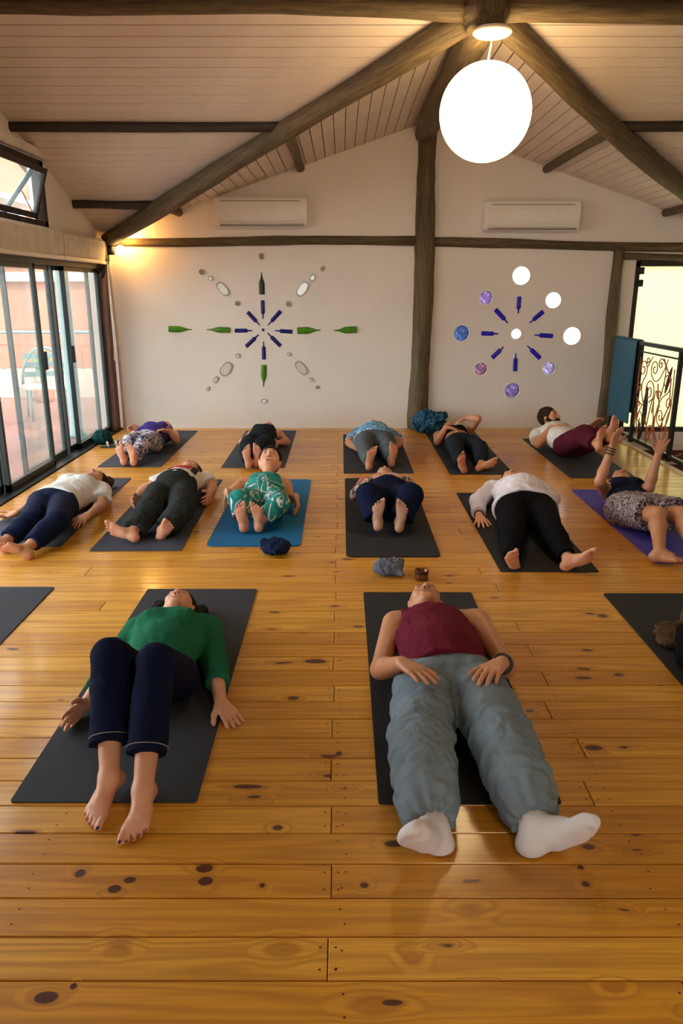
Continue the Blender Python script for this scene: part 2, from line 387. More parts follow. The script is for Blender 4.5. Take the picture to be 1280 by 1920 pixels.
# ---- left wall: low sill, gable with the awning window opening
wlm = prism('wall_left', [(7.55, 2.19), (YB + 0.1, 2.19), (YB + 0.1, EZ + 0.08), (7.55, roofA(7.55) + 0.12)], 'x', XL - 0.14, XL, M['wall']); tag(wlm, kind='structure')
for nme, poly in (('gable_top', [(3.55, 2.79), (7.55, 2.79), (7.55, roofA(7.55) + 0.12), (HY, HZ + 0.12), (3.55, roofA(3.55) + 0.12)]),
                  ('gable_side', [(1.85, 2.19), (3.55, 2.19), (3.55, roofA(3.55) + 0.12), (1.85, roofA(1.85) + 0.12)]),
                  ('gable_band', [(1.85, 1.90), (YB + 0.1, 1.90), (YB + 0.1, 2.2), (1.85, 2.2)]),
                  ('solid_panel', [(YF, -0.2), (1.9, -0.2), (1.9, 2.6), (YF, 2.6)])):
    prism(nme, poly, 'x', XL - 0.14, XL, M['wall'], wlm)
wr = prism('wall_right', [(YF, -1.2), (YB + 0.1, -1.2), (YB + 0.1, EZ + 0.1), (HY, HZ + 0.12), (1.87, EZ + 0.1), (YF, EZ + 0.1)], 'x', XR, XR + 0.14, M['wall']); tag(wr, kind='structure')
wf = prism('wall_front', [(XL - 0.2, 2.2), (XR + 0.2, 2.2), (XR + 0.2, EZ + 0.1), (HX, HZ + 0.12), (XL - 0.2, EZ + 0.1)], 'y', YF - 0.14, YF, M['wall']); tag(wf, kind='structure')
for a, b in ((XL - 0.2, -1.3), (-0.5, 2.4), (3.2, XR + 0.2)): box('pier', (a, YF - 0.14, -1.2), (b, YF, 2.2), M['wall'], wf)
wg = empty('fill_window', (0, YF - 0.07, 0)); tag(wg, kind='structure')  # unseen front windows, added and sized to let in fill daylight
for a, b in ((-1.3, -0.5), (2.4, 3.2)): box('pane', (a, -0.004, 0.0), (b, 0.004, 2.2), M['glass'], wg)
tag(box('ground_front', (-14, -22, -0.3), (14, YF - 0.14, -0.2), plain('front_yard', (0.4, 0.36, 0.28, 1), 0.9)), kind='structure')

# ---- ceiling: outer deck and its boards
cv = [(XL - .3, YB + .1, EZ - .03), (HX, YB + .1, HZ), (XR + .3, YB + .1, EZ - .03), (XL - .3, HY, HZ), (HX, HY, HZ), (XR + .3, HY, HZ),
      (XL - .3, 1.87 - .3, EZ - .1), (XR + .3, 1.87 - .3, EZ - .1), (HX, YF - .2, HZ), (XL - .3, YF - .2, EZ - .1), (XR + .3, YF - .2, EZ - .1)]
cv = [(x, y_, z + 0.11) for x, y_, z in cv]
ce = mesh_obj('ceiling', cv, [(0, 1, 4), (0, 4, 3), (1, 2, 4), (2, 5, 4), (3, 4, 6), (4, 5, 7), (6, 4, 8, 9), (4, 7, 10, 8)], M['groove']); tag(ce, kind='structure')
sm = ce.modifiers.new('t', 'SOLIDIFY'); sm.thickness = 0.05; sm.offset = 1.0
BW = 0.1095
def board(poly3, nrm, name='ceiling_board'):
    """flat board: polygon (list of points on the ceiling plane), 12 mm thick along nrm, edges eased"""
    n = len(poly3); P = [Vector(p) for p in poly3]; c = sum(P, Vector()) / n
    low = [p - nrm * 0.012 for p in P]
    v = [p - c for p in P] + [p - c for p in low]
    f = [tuple(range(n)), tuple(range(2 * n - 1, n - 1, -1))] + [(i, i + n, (i + 1) % n + n, (i + 1) % n) for i in range(n)]
    return mesh_obj(name, v, f, M['board'], ce, c)
def vx(y, sgn): return HX + sgn * (y - HY) * (HX - XL) / (YB - HY)
G = 0.008
for sgn, xe in ((-1, XL), (1, XR)):
    y = HY + 0.02; nrm = Vector((0, SL, 1)).normalized()
    while y < YB - 0.02:
        a, b = y + G / 2, min(y + BW, YB) - G / 2
        poly = [(xe, a, roofA(a)), (vx(a, sgn), a, roofA(a)), (vx(b, sgn), b, roofA(b)), (xe, b, roofA(b))]
        if sgn < 0: poly = poly[::-1]
        board(poly, nrm); y += BW
    t = HX + sgn * 0.02
    sB = (HZ - EZ) / (HX - XL); nrm = Vector((sgn * sB, 0, 1)).normalized()
    while abs(t - HX) < (HX - XL) - 0.02:
        a, b = abs(t - HX) + G / 2, min(abs(t - HX) + BW, HX - XL) - G / 2
        ya, yb = HY + a * (YB - HY) / (HX - XL), HY + b * (YB - HY) / (HX - XL)
        xa, xb = HX + sgn * a, HX + sgn * b
        poly = [(xa, ya, roofB(xa)), (xa, YB, roofB(xa)), (xb, YB, roofB(xb)), (xb, yb, roofB(xb))]
        if sgn > 0: poly = poly[::-1]
        board(poly, nrm); t += sgn * BW

# ---- log frame
D = 0.055
def beam(name, a, b, r0, r1, label, mat='log', seed=0, wob=0.02, group='log roof beams'):
    o = log(name, a, b, r0, r1, M[mat], None, seed, wob=wob); return tag(o, label, 'beam', group)
beam('valley_rafter', (HX - 0.1, HY + 0.08, HZ - 0.10), (XL + 0.10, YB - 0.13, EZ - 0.05), 0.085, 0.085, 'long log rafter slanting down to the corner by the glass doors', seed=3, wob=0.03)
beam('valley_rafter', (HX + 0.1, HY + 0.08, HZ - 0.10), (XR - 0.05, YB - 0.10, EZ - 0.05), 0.085, 0.085, 'long log rafter slanting down to the right past the globe lamp', seed=5, wob=0.03)
beam('ridge_log', (HX - 0.01, HY, HZ - 0.10), (HX, YB, HZ - 0.13), 0.12, 0.12, 'ridge log running from the lamp to the top of the wall post', seed=8, wob=0.01)
beam('ridge_log', (HX, HY, HZ - 0.07), (XL, HY, HZ - 0.025), 0.08, 0.055, 'ridge log at the upper edge left of the lamp', seed=9)
beam('ridge_log', (HX, HY, HZ - 0.07), (XR, HY, HZ - 0.08), 0.085, 0.085, 'ridge log at the upper edge right of the lamp', seed=10)
beam('hub_log', (HX, HY, HZ - 0.01), (HX, HY - 0.02, HZ - 0.205), 0.17, 0.13, 'stubby log hub where all the roof beams meet above the lamp', seed=12, wob=0.0)
for k, (yy, dd, xx, names) in enumerate(((6.93, 0.045, HX - 1.39, ('upper', )), (8.33, 0.04, HX - 2.80, ('lower', )))):
    z = roofA(yy) - 0.04; d = HX - xx; e = HX + d
    o1 = log('purlin', (XL, yy, z), (vx(yy, -1) + 0.05, yy, z), 0.042, 0.042, M['darkwood'], None, 20 + k, 8, 8, 0.01)
    tag(o1, ['thin dark purlin high above the awning window', 'short dark purlin low above the roller blinds'][k], 'beam', 'dark purlins under the white boards')
    o2 = log('purlin', (xx, HY + d * (YB - HY) / (HX - XL) - 0.02, z), (xx, YB - 0.01 - 0.1 * (k == 0), z), 0.05, 0.046, M['log'], None, 24 + k, 10, 5, 0.004)
    tag(o2, ['short log purlin ending on the wall above the left air conditioner', 'tiny log purlin end above the glowing wall spot'][k], 'beam', 'purlin ends at the back wall')
    o3 = log('purlin', (e, HY + d * (YB - HY) / (HX - XL) - 0.02, z), (e, YB - 0.01, z), 0.045, 0.045, M['log'], None, 28 + k, 10, 5, 0.004)
    tag(o3, ['short log purlin ending on the wall right of the globe lamp', 'tiny log purlin end at the right edge above the stairwell door'][k], 'beam', 'purlin ends at the back wall')
    o4 = log('purlin', (XR, yy, z), (vx(yy, 1) - 0.05, yy, z), 0.042, 0.042, M['darkwood'], None, 32 + k, 8, 8, 0.01)
    tag(o4, ['thin dark purlin right of the globe lamp', 'dark purlin low above the stairwell'][k], 'beam', 'dark purlins under the white boards')
tag(log('wall_post', (0.945, YB - 0.02, 0), (0.965, YB - 0.02, HZ - 0.12), 0.125, 0.105, M['log'], None, 41, 14, 22, 0.012), 'tall log post dividing the back wall', 'post')
tag(log('wall_beam', (XL + 0.05, YB - 0.01, 2.185), (0.86, YB - 0.01, 2.20), 0.048, 0.055, M['log'], None, 42, 10, 16, 0.012), 'horizontal log beam above the green bottle mandala', 'beam')
tag(log('wall_beam', (1.05, YB - 0.01, 2.19), (XR, YB - 0.01, 2.12), 0.052, 0.052, M['log'], None, 43, 10, 16, 0.012), 'horizontal log beam above the round glass mandala', 'beam')
tag(log('wall_post', (3.235, YB - 0.02, 0), (3.235, YB - 0.02, 2.1), 0.075, 0.065, M['log'], None, 44, 12, 12, 0.01), 'slim log post beside the bright stairwell door', 'post')
tag(log('lintel_log', (3.29, YB - 0.02, 2.03), (XR, YB - 0.02, 2.0), 0.04, 0.04, M['log'], None, 45, 8, 8, 0.006), 'thin log lintel over the bright stairwell door', 'beam')
# corner bracket and wooden jamb
br = box('corner_bracket', (XL + 0.02, YB - 0.30, 1.98), (XL + 0.11, YB - 0.16, 2.20), M['darkwood']); tag(br, 'dark wooden bracket block under the corner rafter', 'bracket')
tube('brace', [(0.03, 0.04, -0.10), (-0.03, -0.06, -0.30)], 0.03, M['darkwood'], br, 6)
tag(box('door_jamb', (XL - 0.05, 8.98, 0), (XL + 0.06, 9.13, 1.95), M['brownwood']), 'brown wooden jamb at the end of the glass doors', 'jamb')
tag(log('bamboo_pole', (XL + 0.09, YB - 0.05, 0), (XL + 0.07, YB - 0.05, 2.0), 0.022, 0.022, M['cream'], None, 50, 8, 10, 0.006), 'pale slim pole standing in the corner', 'pole')
# baseboard
tag(box('baseboard_back', (XL, YB - 0.012, 0), (3.2, YB, 0.018), M['wall']), kind='structure')

# ---- sliding glass doors
sill = box('trim_1', (XL - 0.14, 1.9, -0.02), (XL + 0.06, YB, 0.012), M['alu']); tag(sill, kind='structure')
tag(box('trim_2', (XL - 0.12, 1.9, 1.88), (XL + 0.02, YB, 1.93), M['alu']), kind='structure')
def door_panel(n, y0, y1, x, handle=None, wide=0.045):
    t = empty('door_%d' % n, (x, (y0 + y1) / 2, 0)); tag(t, kind='structure'); h = (y1 - y0) / 2
    for s in (-1, 1): box('stile', (-0.02, s * h - wide * (s > 0), 0.012), (0.02, s * h + wide * (s < 0), 1.885), M['alu'], t)
    box('rail', (-0.02, -h, 0.012), (0.02, h, 0.075), M['alu'], t); box('rail', (-0.02, -h, 1.84), (0.02, h, 1.885), M['alu'], t)
    box('pane', (-0.004, -h + 0.02, 0.05), (0.004, h - 0.02, 1.86), M['glass'], t)
    if handle is not None:
        s = handle
        hd = box('handle', (0.015, s * (h - wide / 2) - 0.022, 0.93), (0.05, s * (h - wide / 2) + 0.022, 1.10), M['black'], t, 0.006)
door_panel(1, 7.86, 8.98, XL - 0.03, -1, 0.03)
door_panel(2, 6.08, 7.14, XL - 0.03, 1)
door_panel(3, 4.95, 6.10, XL - 0.085, None, 0.05)
door_panel(4, 3.85, 5.00, XL - 0.03, None)
door_panel(5, 2.90, 3.90, XL - 0.085, None)
door_panel(6, 1.92, 2.95, XL - 0.03, None)
door_panel(7, 7.70, 8.80, XL - 0.085, None, 0.03)
door_panel(8, 6.60, 7.62, XL - 0.085, None, 0.03)
# awning window in the gable
aw = empty('window_1', (XL - 0.05, 5.55, 2.19)); tag(aw, kind='structure')
for a, b in (((-0.03, -2.0, 0), (0.06, 2.0, 0.075)), ((-0.03, -2.0, 0.535), (0.06, 2.0, 0.60)), ((-0.03, 1.925, 0), (0.06, 2.0, 0.6)), ((-0.03, -2.0, 0), (0.06, -1.925, 0.6)), ((-0.03, -0.03, 0), (0.06, 0.03, 0.6))):
    box('frame', a, b, M['darkwood'], aw)
bm = bmesh.new()
for lo, hi in (((-0.02, 0.05, 0.0), (0.02, 1.9, 0.05)), ((-0.02, 0.05, 0.40), (0.02, 1.9, 0.45)), ((-0.02, 1.85, 0), (0.02, 1.9, 0.45)), ((-0.02, 0.05, 0), (0.02, 0.1, 0.45))): add_box(bm, lo, hi)
sh = bm_obj('sash', bm, M['darkwood'], aw, (-0.02, 0, 0.10)); sh.rotation_euler = (0, 0.32, 0)
box('pane', (-0.003, 0.08, 0.03), (0.003, 1.88, 0.43), M['glass'], aw).parent = sh
tube('stay', [(0.0, 1.86, 0.50), (-0.10, 1.35, 0.08)], 0.022, M['greypost'], aw, 8)
tube('stay', [(0.0, 1.60, 0.30), (-0.02, 1.9, 0.10)], 0.007, M['black'], aw, 6)
box('latch', (0.06, 1.28, 0.02), (0.085, 1.40, 0.05), M['black'], aw, 0.004)
tag(box('blind_cassette', (XL, 3.4, 2.80), (XL + 0.07, 7.66, 2.875), M['cream'], None, 0.012), 'cream blind cassette above the awning window', 'blind')
# roller blinds, rolled up
def blind(y0, y1, label):
    t = empty('roller_blind', (XL, (y0 + y1) / 2, 1.93)); tag(t, label, 'blind', 'roller blinds over the glass doors'); h = (y1 - y0) / 2
    prof = [(0.005, 0.27), (0.09, 0.27), (0.115, 0.24), (0.12, 0.18), (0.105, 0.05), (0.10, 0.03), (0.005, 0.03)]
    bm = bmesh.new(); a = [bm.verts.new((x, -h, z)) for x, z in prof]; b = [bm.verts.new((x, h, z)) for x, z in prof]
    bm.faces.new(a); bm.faces.new(b[::-1])
    for i in range(len(prof)): j = (i + 1) % len(prof); bm.faces.new((a[i], b[i], b[j], a[j]))
    bm_obj('fabric_roll', bm, M['cream'], t)
    box('bottom_bar', (0.085, -h, 0.0), (0.115, h, 0.035), M['white'], t, 0.006)
blind(1.9, 7.60, 'long rolled-up cream blind under the awning window')
blind(7.625, 8.92, 'short rolled-up cream blind next to the glowing corner spot')
tag(tube('pull_cord', [(XL + 0.10, 8.99, 1.97), (XL + 0.10, 9.0, 1.0), (XL + 0.09, 9.0, 0.85)], 0.006, M['white'], None, 6), 'thin white pull cord hanging in the window corner', 'cord')

# ---- stairwell on the right
sf = box('floor_stairwell', (XE, YF, -0.75), (XR, YB + 1.2, -0.62), plain('stair_carpet', srgb(88, 52, 44), 0.9, var=0.35, nscale=14, bstr=0.3)); tag(sf, kind='structure')
tag(box('trim_3', (XE - 0.03, 1.5, -0.64), (XE + 0.02, YB, -0.002), M['darkwood']), kind='structure')
tag(box('trim_4', (XE - 0.055, 1.5, -0.02), (XE - 0.01, YB - 0.06, 0.014), plain('pale_nosing', (0.62, 0.50, 0.34, 1), 0.35)), kind='structure')
st = empty('stair_flight', (3.9, 8.2, -0.62)); tag(st, 'brown carpeted steps in the stairwell behind the railing', 'stairs')
for i in range(4): box('step', (-0.65, 0.30 - 0.28 * i - 0.28 + 0.5, 0.002), (0.72, 0.30 - 0.28 * i + 0.5, 0.45 - 0.11 * i), sf.data.materials[0], st, 0.012)
# bright glazed door
dr = empty('door_9', (3.36, YB + 0.05, -0.55)); tag(dr, kind='structure')
box('frame', (0.10, -0.03, 0), (0.16, 0.05, 2.52), M['darkwood'], dr); box('frame', (0.1, -0.03, 2.47), (1.3, 0.05, 2.55), M['darkwood'], dr)
box('frame', (0.1, -0.03, 0.50), (1.3, 0.05, 0.56), M['darkwood'], dr)
box('side_panel', (0, -0.04, 0), (0.10, 0.06, 2.55), M['wall'], dr)
box('pane', (0.16, 0.0, 0.56), (1.3, 0.01, 2.47), glass_thin('frosted_pane', (0.97, 0.98, 0.85, 1), haze=0.10, hazecol=(0.95, 0.97, 0.75, 1)), dr)
box('wall_piece', (0, -0.05, -0.6), (1.4, 0.09, 0.50), M['wall'], dr)
for z in (2.42, 2.28): box('hinge', (0.14, -0.06, z - 0.04), (0.20, -0.02, z + 0.04), M['black'], dr)
# wrought-iron railing along the stairwell
rl = empty('iron_railing', (XE + 0.06, 7.6, 0)); tag(rl, 'wrought iron railing with swirling scrolls beside the stairwell', 'railing')
def rp(y, z): return Vector((0, y - 7.6, z))
box('top_rail', (-0.025, -4.6, 1.075), (0.025, 1.58, 1.115), M['black'], rl)
box('panel_rail', (-0.012, -4.6, 1.00), (0.012, 0.80, 1.015), M['black'], rl)
box('bottom_rail', (-0.02, -4.6, 0.03), (0.02, 1.55, 0.07), M['black'], rl)
for yy in (9.05, 8.36, 7.34, 6.2, 5.1, 4.0, 3.05): box('rail_post', (-0.02, yy - 7.62, 0.0), (0.02, yy - 7.58, 1.09), M['black'], rl)
def spiral(cy, cz, r, turns, a0, sgn, tail):
    pts = []
    n = int(18 * turns)
    for i in range(n + 1):
        t = i / n; a = a0 + sgn * t * turns * 2 * math.pi; rr = r * (0.16 + 0.84 * t)
        pts.append(rp(cy + rr * math.cos(a), cz + rr * math.sin(a)))
    if tail:
        p0 = pts[-1]; d = (pts[-1] - pts[-2]).normalized()
        end = rp(*tail)
        for i in range(1, 11):
            t = i / 10; c = p0 + d * (end - p0).length * 0.5
            pts.append(p0 * (1 - t) ** 2 + c * 2 * t * (1 - t) + end * t * t)
    return pts
def scroll(*a): tube('scroll', spiral(*a), 0.006, M['glare_iron'], rl, 6)
scroll(8.22, 0.83, 0.11, 1.6, 0.5, 1, (8.10, 0.45))
scroll(7.92, 0.86, 0.10, 1.5, 2.0, -1, (7.62, 0.98))
scroll(8.00, 0.62, 0.13, 1.6, 0.0, 1, (7.98, 0.08))
scroll(7.66, 0.40, 0.09, 1.4, 1.0, -1, (7.45, 0.90))
scroll(8.20, 0.30, 0.10, 1.2, 3.0, 1, (8.32, 0.08))
scroll(7.60, 0.75, 0.12, 1.1, 4.0, 1, (7.75, 0.10))
scroll(7.85, 0.22, 0.08, 1.2, 0.0, -1, (7.70, 0.06))
scroll(8.28, 0.62, 0.07, 1.3, 1.5, -1, (8.33, 0.95)); scroll(7.78, 0.92, 0.06, 1.3, 0.2, 1, (7.70, 0.60)); scroll(7.50, 0.55, 0.08, 1.3, 2.2, 1, (7.40, 0.10)); scroll(8.12, 0.92, 0.05, 1.2, 3.0, 1, (8.0, 0.98)); scroll(7.46, 0.25, 0.07, 1.2, 1.2, -1, (7.60, 0.40)); scroll(7.74, 0.62, 0.06, 1.2, 5.0, 1, (7.88, 0.40)); scroll(8.25, 0.46, 0.05, 1.1, 0.0, 1, (8.33, 0.30))
for base in (7.0, 5.9, 4.8, 3.7):
    scroll(base + .1, .78, .14, 1.5, 0.5, 1, (base - .2, .1)); scroll(base - .25, .6, .13, 1.5, 2.0, -1, (base + .2, .08))
for pts in ([(8.34, .52), (8.22, .46), (8.10, .45)], [(8.34, .38), (8.24, .30), (8.16, .44)], [(7.72, .98), (7.50, .80), (7.46, .55), (7.62, .30), (7.70, .28)],
            [(8.1, .2), (8.04, .34), (7.94, .22), (7.93, .06)], [(8.34, .2), (8.28, .34), (8.2, .12)], [(7.80, .72), (7.70, .5), (7.82, .3), (7.60, .07)], [(7.98, .5), (7.86, .56), (7.80, .30), (7.9, .1)]):
    pp = []
    for i in range(len(pts) - 1):
        for k in range(6):
            t = k / 6; pp.append(rp(pts[i][0] * (1 - t) + pts[i + 1][0] * t + 0.012 * math.sin(t * math.pi), pts[i][1] * (1 - t) + pts[i + 1][1] * t))
    pp.append(rp(*pts[-1])); tube('scroll', pp, 0.007, M['glare_iron'], rl, 6)
def leaf(cy, cz, w, h, rot):
    pts = []
    for k in range(16):
        a = 2 * math.pi * k / 16; u = w * math.sin(a) * abs(math.sin(a)) ** 0.6; v_ = h * math.cos(a)
        pts.append((cy - 7.6 + u * math.cos(rot) - v_ * math.sin(rot), cz + u * math.sin(rot) + v_ * math.cos(rot)))
    prism('iron_leaf', pts, 'x', -0.004, 0.004, M['black'], rl)
leaf(8.06, 0.42, 0.055, 0.24, 0.0); leaf(7.56, 0.78, 0.03, 0.15, 0.35); leaf(8.12, 0.14, 0.04, 0.10, 0.5); leaf(8.16, 0.2, 0.03, 0.08, -0.4)
# the teal mat hung over the rail
tm = M['tealmat'] = plain('teal_foam', srgb(22, 84, 106), 0.55, var=0.05, bstr=0.05, bscale=300)
prof = []
for i in range(9):
    a = math.pi * i / 8; prof.append((-0.045 * math.cos(a), 1.10 + 0.035 * math.sin(a)))
outer = [(-0.050, 0.20), (-0.052, 0.6)] + prof + [(0.05, 0.5), (0.048, 0.30)]
inner = [(x * 0.80, z - (0.009 if z > 1.05 else 0)) for x, z in outer][::-1]
hm = prism('hanging_mat', outer + inner, 'y', -0.34, 0.34, tm); hm.location = (XE + 0.06, 8.72, 0)
tag(hm, 'teal exercise mat folded over the iron railing', 'mat')

# ---- terrace outside the glass doors
terr = box('floor_terrace', (-9.5, -1, -0.16), (XL - 0.15, 13, -0.06), plain('terrace_tiles', srgb(120, 75, 62), 0.5, var=0.2, nscale=3)); tag(terr, kind='structure')
hb = empty('neighbour_house', (-6, 13.6, -0.1)); tag(hb, 'orange rendered house across the terrace', 'house')
box('wall', (-6, 0, 0), (2.6, 0.3, 5.5), plain('orange_render', (0.33, 0.12, 0.07, 1), 0.8, var=0.1, nscale=2), hb)
for xx in (-3.6, -0.55, 1.3):
    w_ = box('window', (xx, -0.06, 2.15), (xx + 1.2, 0.0, 3.3), M['white'], hb); box('pane', (-0.5, -0.04, -0.48), (0.5, -0.03, 0.48), plain('dark_pane', (0.08, 0.10, 0.12, 1), 0.1), w_)
box('cornice', (-6, -0.12, 1.9), (2.6, 0, 2.05), plain('pale_cornice', (0.45, 0.36, 0.30, 1), 0.7), hb)
tr = empty('terrace_railing', (-6, 12.6, -0.06)); tag(tr, 'thin iron railing in front of the orange house', 'railing')
tube('top_rail', [(-6, 0, 1.05), (2.7, 0, 1.05)], 0.025, M['greypost'], tr, 8); tube('middle_rail', [(-6, 0, 0.85), (2.7, 0, 0.85)], 0.012, M['glare_iron'], tr, 6); box('low_wall', (-6, -0.12, 0), (2.7, 0.12, 0.45), plain('kerb', (0.40, 0.30, 0.25, 1), 0.8), tr)
for i in range(12): tube('baluster', [(-5.8 + i * 0.75, 0, 0.45), (-5.8 + i * 0.75, 0, 1.05)], 0.012, M['glare_iron'], tr, 6)
for i in range(9):
    pts = [(-3.4 + i * 0.75 + 0.2 * math.sin(t / 12 * 6.28), 0, 0.45 + 0.40 * t / 12) for t in range(13)]; tube('scroll', pts, 0.01, M['glare_iron'], tr, 6)
ch = empty('garden_chair', (-4.05, 10.4, -0.06), 0.5); tag(ch, 'round-backed garden chair seen through the glass doors', 'chair')
tube('back_hoop', [(-0.3 * math.cos(a), 0.25, 0.45 + 0.5 * math.sin(a)) for a in np.linspace(0, math.pi, 14)], 0.02, M['greypost'], ch, 8)
for zz in (0.55, 0.68, 0.80): box('slat', (-0.26, 0.24, zz), (0.26, 0.27, zz + 0.07), M['greypost'], ch)
box('seat', (-0.3, -0.25, 0.42), (0.3, 0.27, 0.46), M['cream'], ch, 0.01)
for sx in (-0.26, 0.26):
    for sy in (-0.2, 0.22): tube('leg', [(sx, sy, 0.42), (sx * 1.05, sy * 1.1, 0)], 0.016, M['greypost'], ch, 6)
def plant(loc, h, n, label, seed, colr=(0.10, 0.28, 0.06, 1)):
    t = empty('potted_plant', loc); tag(t, label, 'plant', 'potted plants on the terrace'); r = random.Random(seed)
    lathe('pot', [(0.10, 0), (0.14, 0.02), (0.18, 0.28), (0.16, 0.30), (0.15, 0.27)], plain('terracotta', (0.35, 0.13, 0.07, 1), 0.8), t, (0, 0, 0), 16)
    lm = plain('leaves', colr, 0.5, var=0.4)
    for i in range(n):
        a = r.uniform(0, 6.28); l = r.uniform(0.5, 1) * h; d = r.uniform(0.1, 0.5) * h; w = 0.03
        p0 = Vector((0, 0, 0.27)); p2 = Vector((math.cos(a) * d, math.sin(a) * d, 0.27 + l)); p1 = (p0 + p2) / 2 + Vector((0, 0, 0.12)); sd = Vector((-math.sin(a), math.cos(a), 0)) * w
        mesh_obj('leaf', [p0 - sd * .3, p0 + sd * .3, p1 - sd, p1 + sd, p2], [(0, 1, 3, 2), (2, 3, 4)], lm, t)
plant((-4.75, 12.0, -0.06), 0.55, 26, 'potted plant behind the garden chair on the terrace', 3)
plant((-5.9, 11.6, -0.06), 0.7, 26, 'potted plant at the left end of the terrace', 4)
for i, (x, y_, lb) in enumerate(((-3.12, 6.62, 'grey-green terrace column nearest the camera behind the glass'), (-3.2, 8.95, 'grey-green terrace column beside the door jamb'), (-3.12, 4.4, 'grey-green terrace column left out of the main view'))):
    if i == 2: continue
    o = lathe('terrace_column', [(0.10, 0), (0.10, 0.05), (0.075, 0.07), (0.075, 2.6), (0.09, 2.62), (0.09, 2.7)], M['greypost'], None, (x, y_, -0.06), 20); tag(o, lb, 'column', 'terrace columns')
# terrace roof sheet seen through the awning window and the lime wall behind the stairwell door
tag(box('terrace_roof', (-5.2, 3, 2.72), (XL - 1.3, 11, 2.78), plain('grey_sheet', (0.45, 0.45, 0.45, 1), 0.6)), 'pale sheet roof over the terrace', 'roof')
tag(box('garden_wall', (4.0, 12.2, -1.2), (9.5, 12.4, 3.8), plain('lime_render', (0.145, 0.165, 0.06, 1), 0.8, var=0.06, nscale=1.5)), 'sunlit lime yellow garden wall behind the stairwell door', 'wall')
tag(box('ground', (-14, YB + 0.15, -1.3), (14, 22, -1.2), plain('yard', (0.4, 0.36, 0.25, 1), 0.9)), kind='structure')

# ---- globe lamp, wall spot, air conditioners
LX, LY = 0.935, 5.40
gl = empty('globe_lamp', (LX, LY, 2.46)); tag(gl, 'large glowing white globe lamp hanging from the roof hub', 'lamp')
gm = emit('lamp_glow', (1.0, 0.72, 0.36, 1), 9.5)
bm = bmesh.new(); bmesh.ops.create_uvsphere(bm, u_segments=48, v_segments=32, radius=0.295); bm_obj('globe', bm, gm, gl, (0, 0, 0.295), True)
lathe('ceiling_rose', [(0.02, -0.012), (0.11, -0.012), (0.125, 0.0), (0.12, 0.02), (0.03, 0.035)], plain('rose_white', (0.8, 0.72, 0.6, 1), 0.4), gl, (0.02, 0, 0.75), 32)
tube('cord', [(0.02, 0, 0.75), (0.015, 0, 0.68), (0.0, 0, 0.585)], 0.006, M['white'], gl, 6)
sp = empty('wall_spot', (-2.60, YB - 0.16, 2.09)); tag(sp, 'small glowing spot lamp in the corner by the blinds', 'lamp')
lathe('lamp_body', [(0.03, -0.05), (0.055, -0.05), (0.06, 0.0), (0.055, 0.05), (0.03, 0.06)], M['black'], sp, (-0.06, 0, 0.0), 16)
bm = bmesh.new(); bmesh.ops.create_uvsphere(bm, u_segments=20, v_segments=12, radius=0.055); bm_obj('bulb', bm, emit('spot_glow', (1, 0.62, 0.22, 1), 12), sp, (0.065, 0.0, 0.0), True)
tube('arm', [(-0.07, 0, 0.03), (-0.10, 0.0, 0.09)], 0.015, M['black'], sp, 8)
pl = bpy.data.lights.new('spot_light', 'POINT'); pl.energy = 8; pl.color = (1.0, 0.52, 0.14); pl.shadow_soft_size = 0.05
po = bpy.data.objects.new('spot_light', pl); po.location = (0.13, 0.0, 0.14); link(po, sp)
# globe added above and behind the camera as warm fill for the foreground
fill_globe = empty('globe_lamp', (LX, -0.4, 2.46)); tag(fill_globe, 'added unseen fill globe over the front of the room', 'lamp')
bm = bmesh.new(); bmesh.ops.create_uvsphere(bm, u_segments=32, v_segments=20, radius=0.295); bm_obj('globe', bm, gm, fill_globe, (0, 0, 0.295), True)
tube('cord', [(0.0, 0, 0.96), (0.0, 0, 0.585)], 0.006, M['white'], fill_globe, 6)

def aircon(x0, x1, z0, z1, label):
    t = empty('air_conditioner', ((x0 + x1) / 2, YB, z0)); tag(t, label, 'air conditioner', 'white wall air conditioners'); h = (x1 - x0) / 2; H_ = z1 - z0
    prof = [(0, 0.02), (-0.10, 0.0), (-0.16, 0.03), (-0.185, 0.10), (-0.19, 0.22), (-0.185, H_ - 0.02), (-0.17, H_), (0, H_)]
    bm = bmesh.new(); a = [bm.verts.new((-h, y_, z)) for y_, z in prof]; b = [bm.verts.new((h, y_, z)) for y_, z in prof]
    bm.faces.new(a); bm.faces.new(b[::-1])
    for i in range(len(prof)): j = (i + 1) % len(prof); bm.faces.new((a[i], b[i], b[j], a[j]))
    bmesh.ops.bevel(bm, geom=list(bm.edges), offset=0.006, segments=2, affect='EDGES')
    bm_obj('body', bm, M['white'], t)
    box('front_line', (-h + 0.07, -0.194, H_ - 0.05), (h - 0.07, -0.188, H_ - 0.042), M['whitedark'], t)
    box('louvre', (-h + 0.03, -0.186, 0.045), (h - 0.03, -0.170, 0.095), M['white'], t, 0.004).rotation_euler = (-0.45, 0, 0)
    box('outlet_slot', (-h + 0.03, -0.185, 0.105), (h - 0.03, -0.176, 0.112), M['whitedark'], t); box('outlet_slot', (-h + 0.05, -0.176, 0.02), (h - 0.03, -0.15, 0.036), M['whitedark'], t)
aircon(-1.43, -0.39, 2.33, 2.66, 'white air conditioner above the green bottle mandala')
aircon(1.62, 2.70, 2.29, 2.62, 'white air conditioner above the round glass mandala')

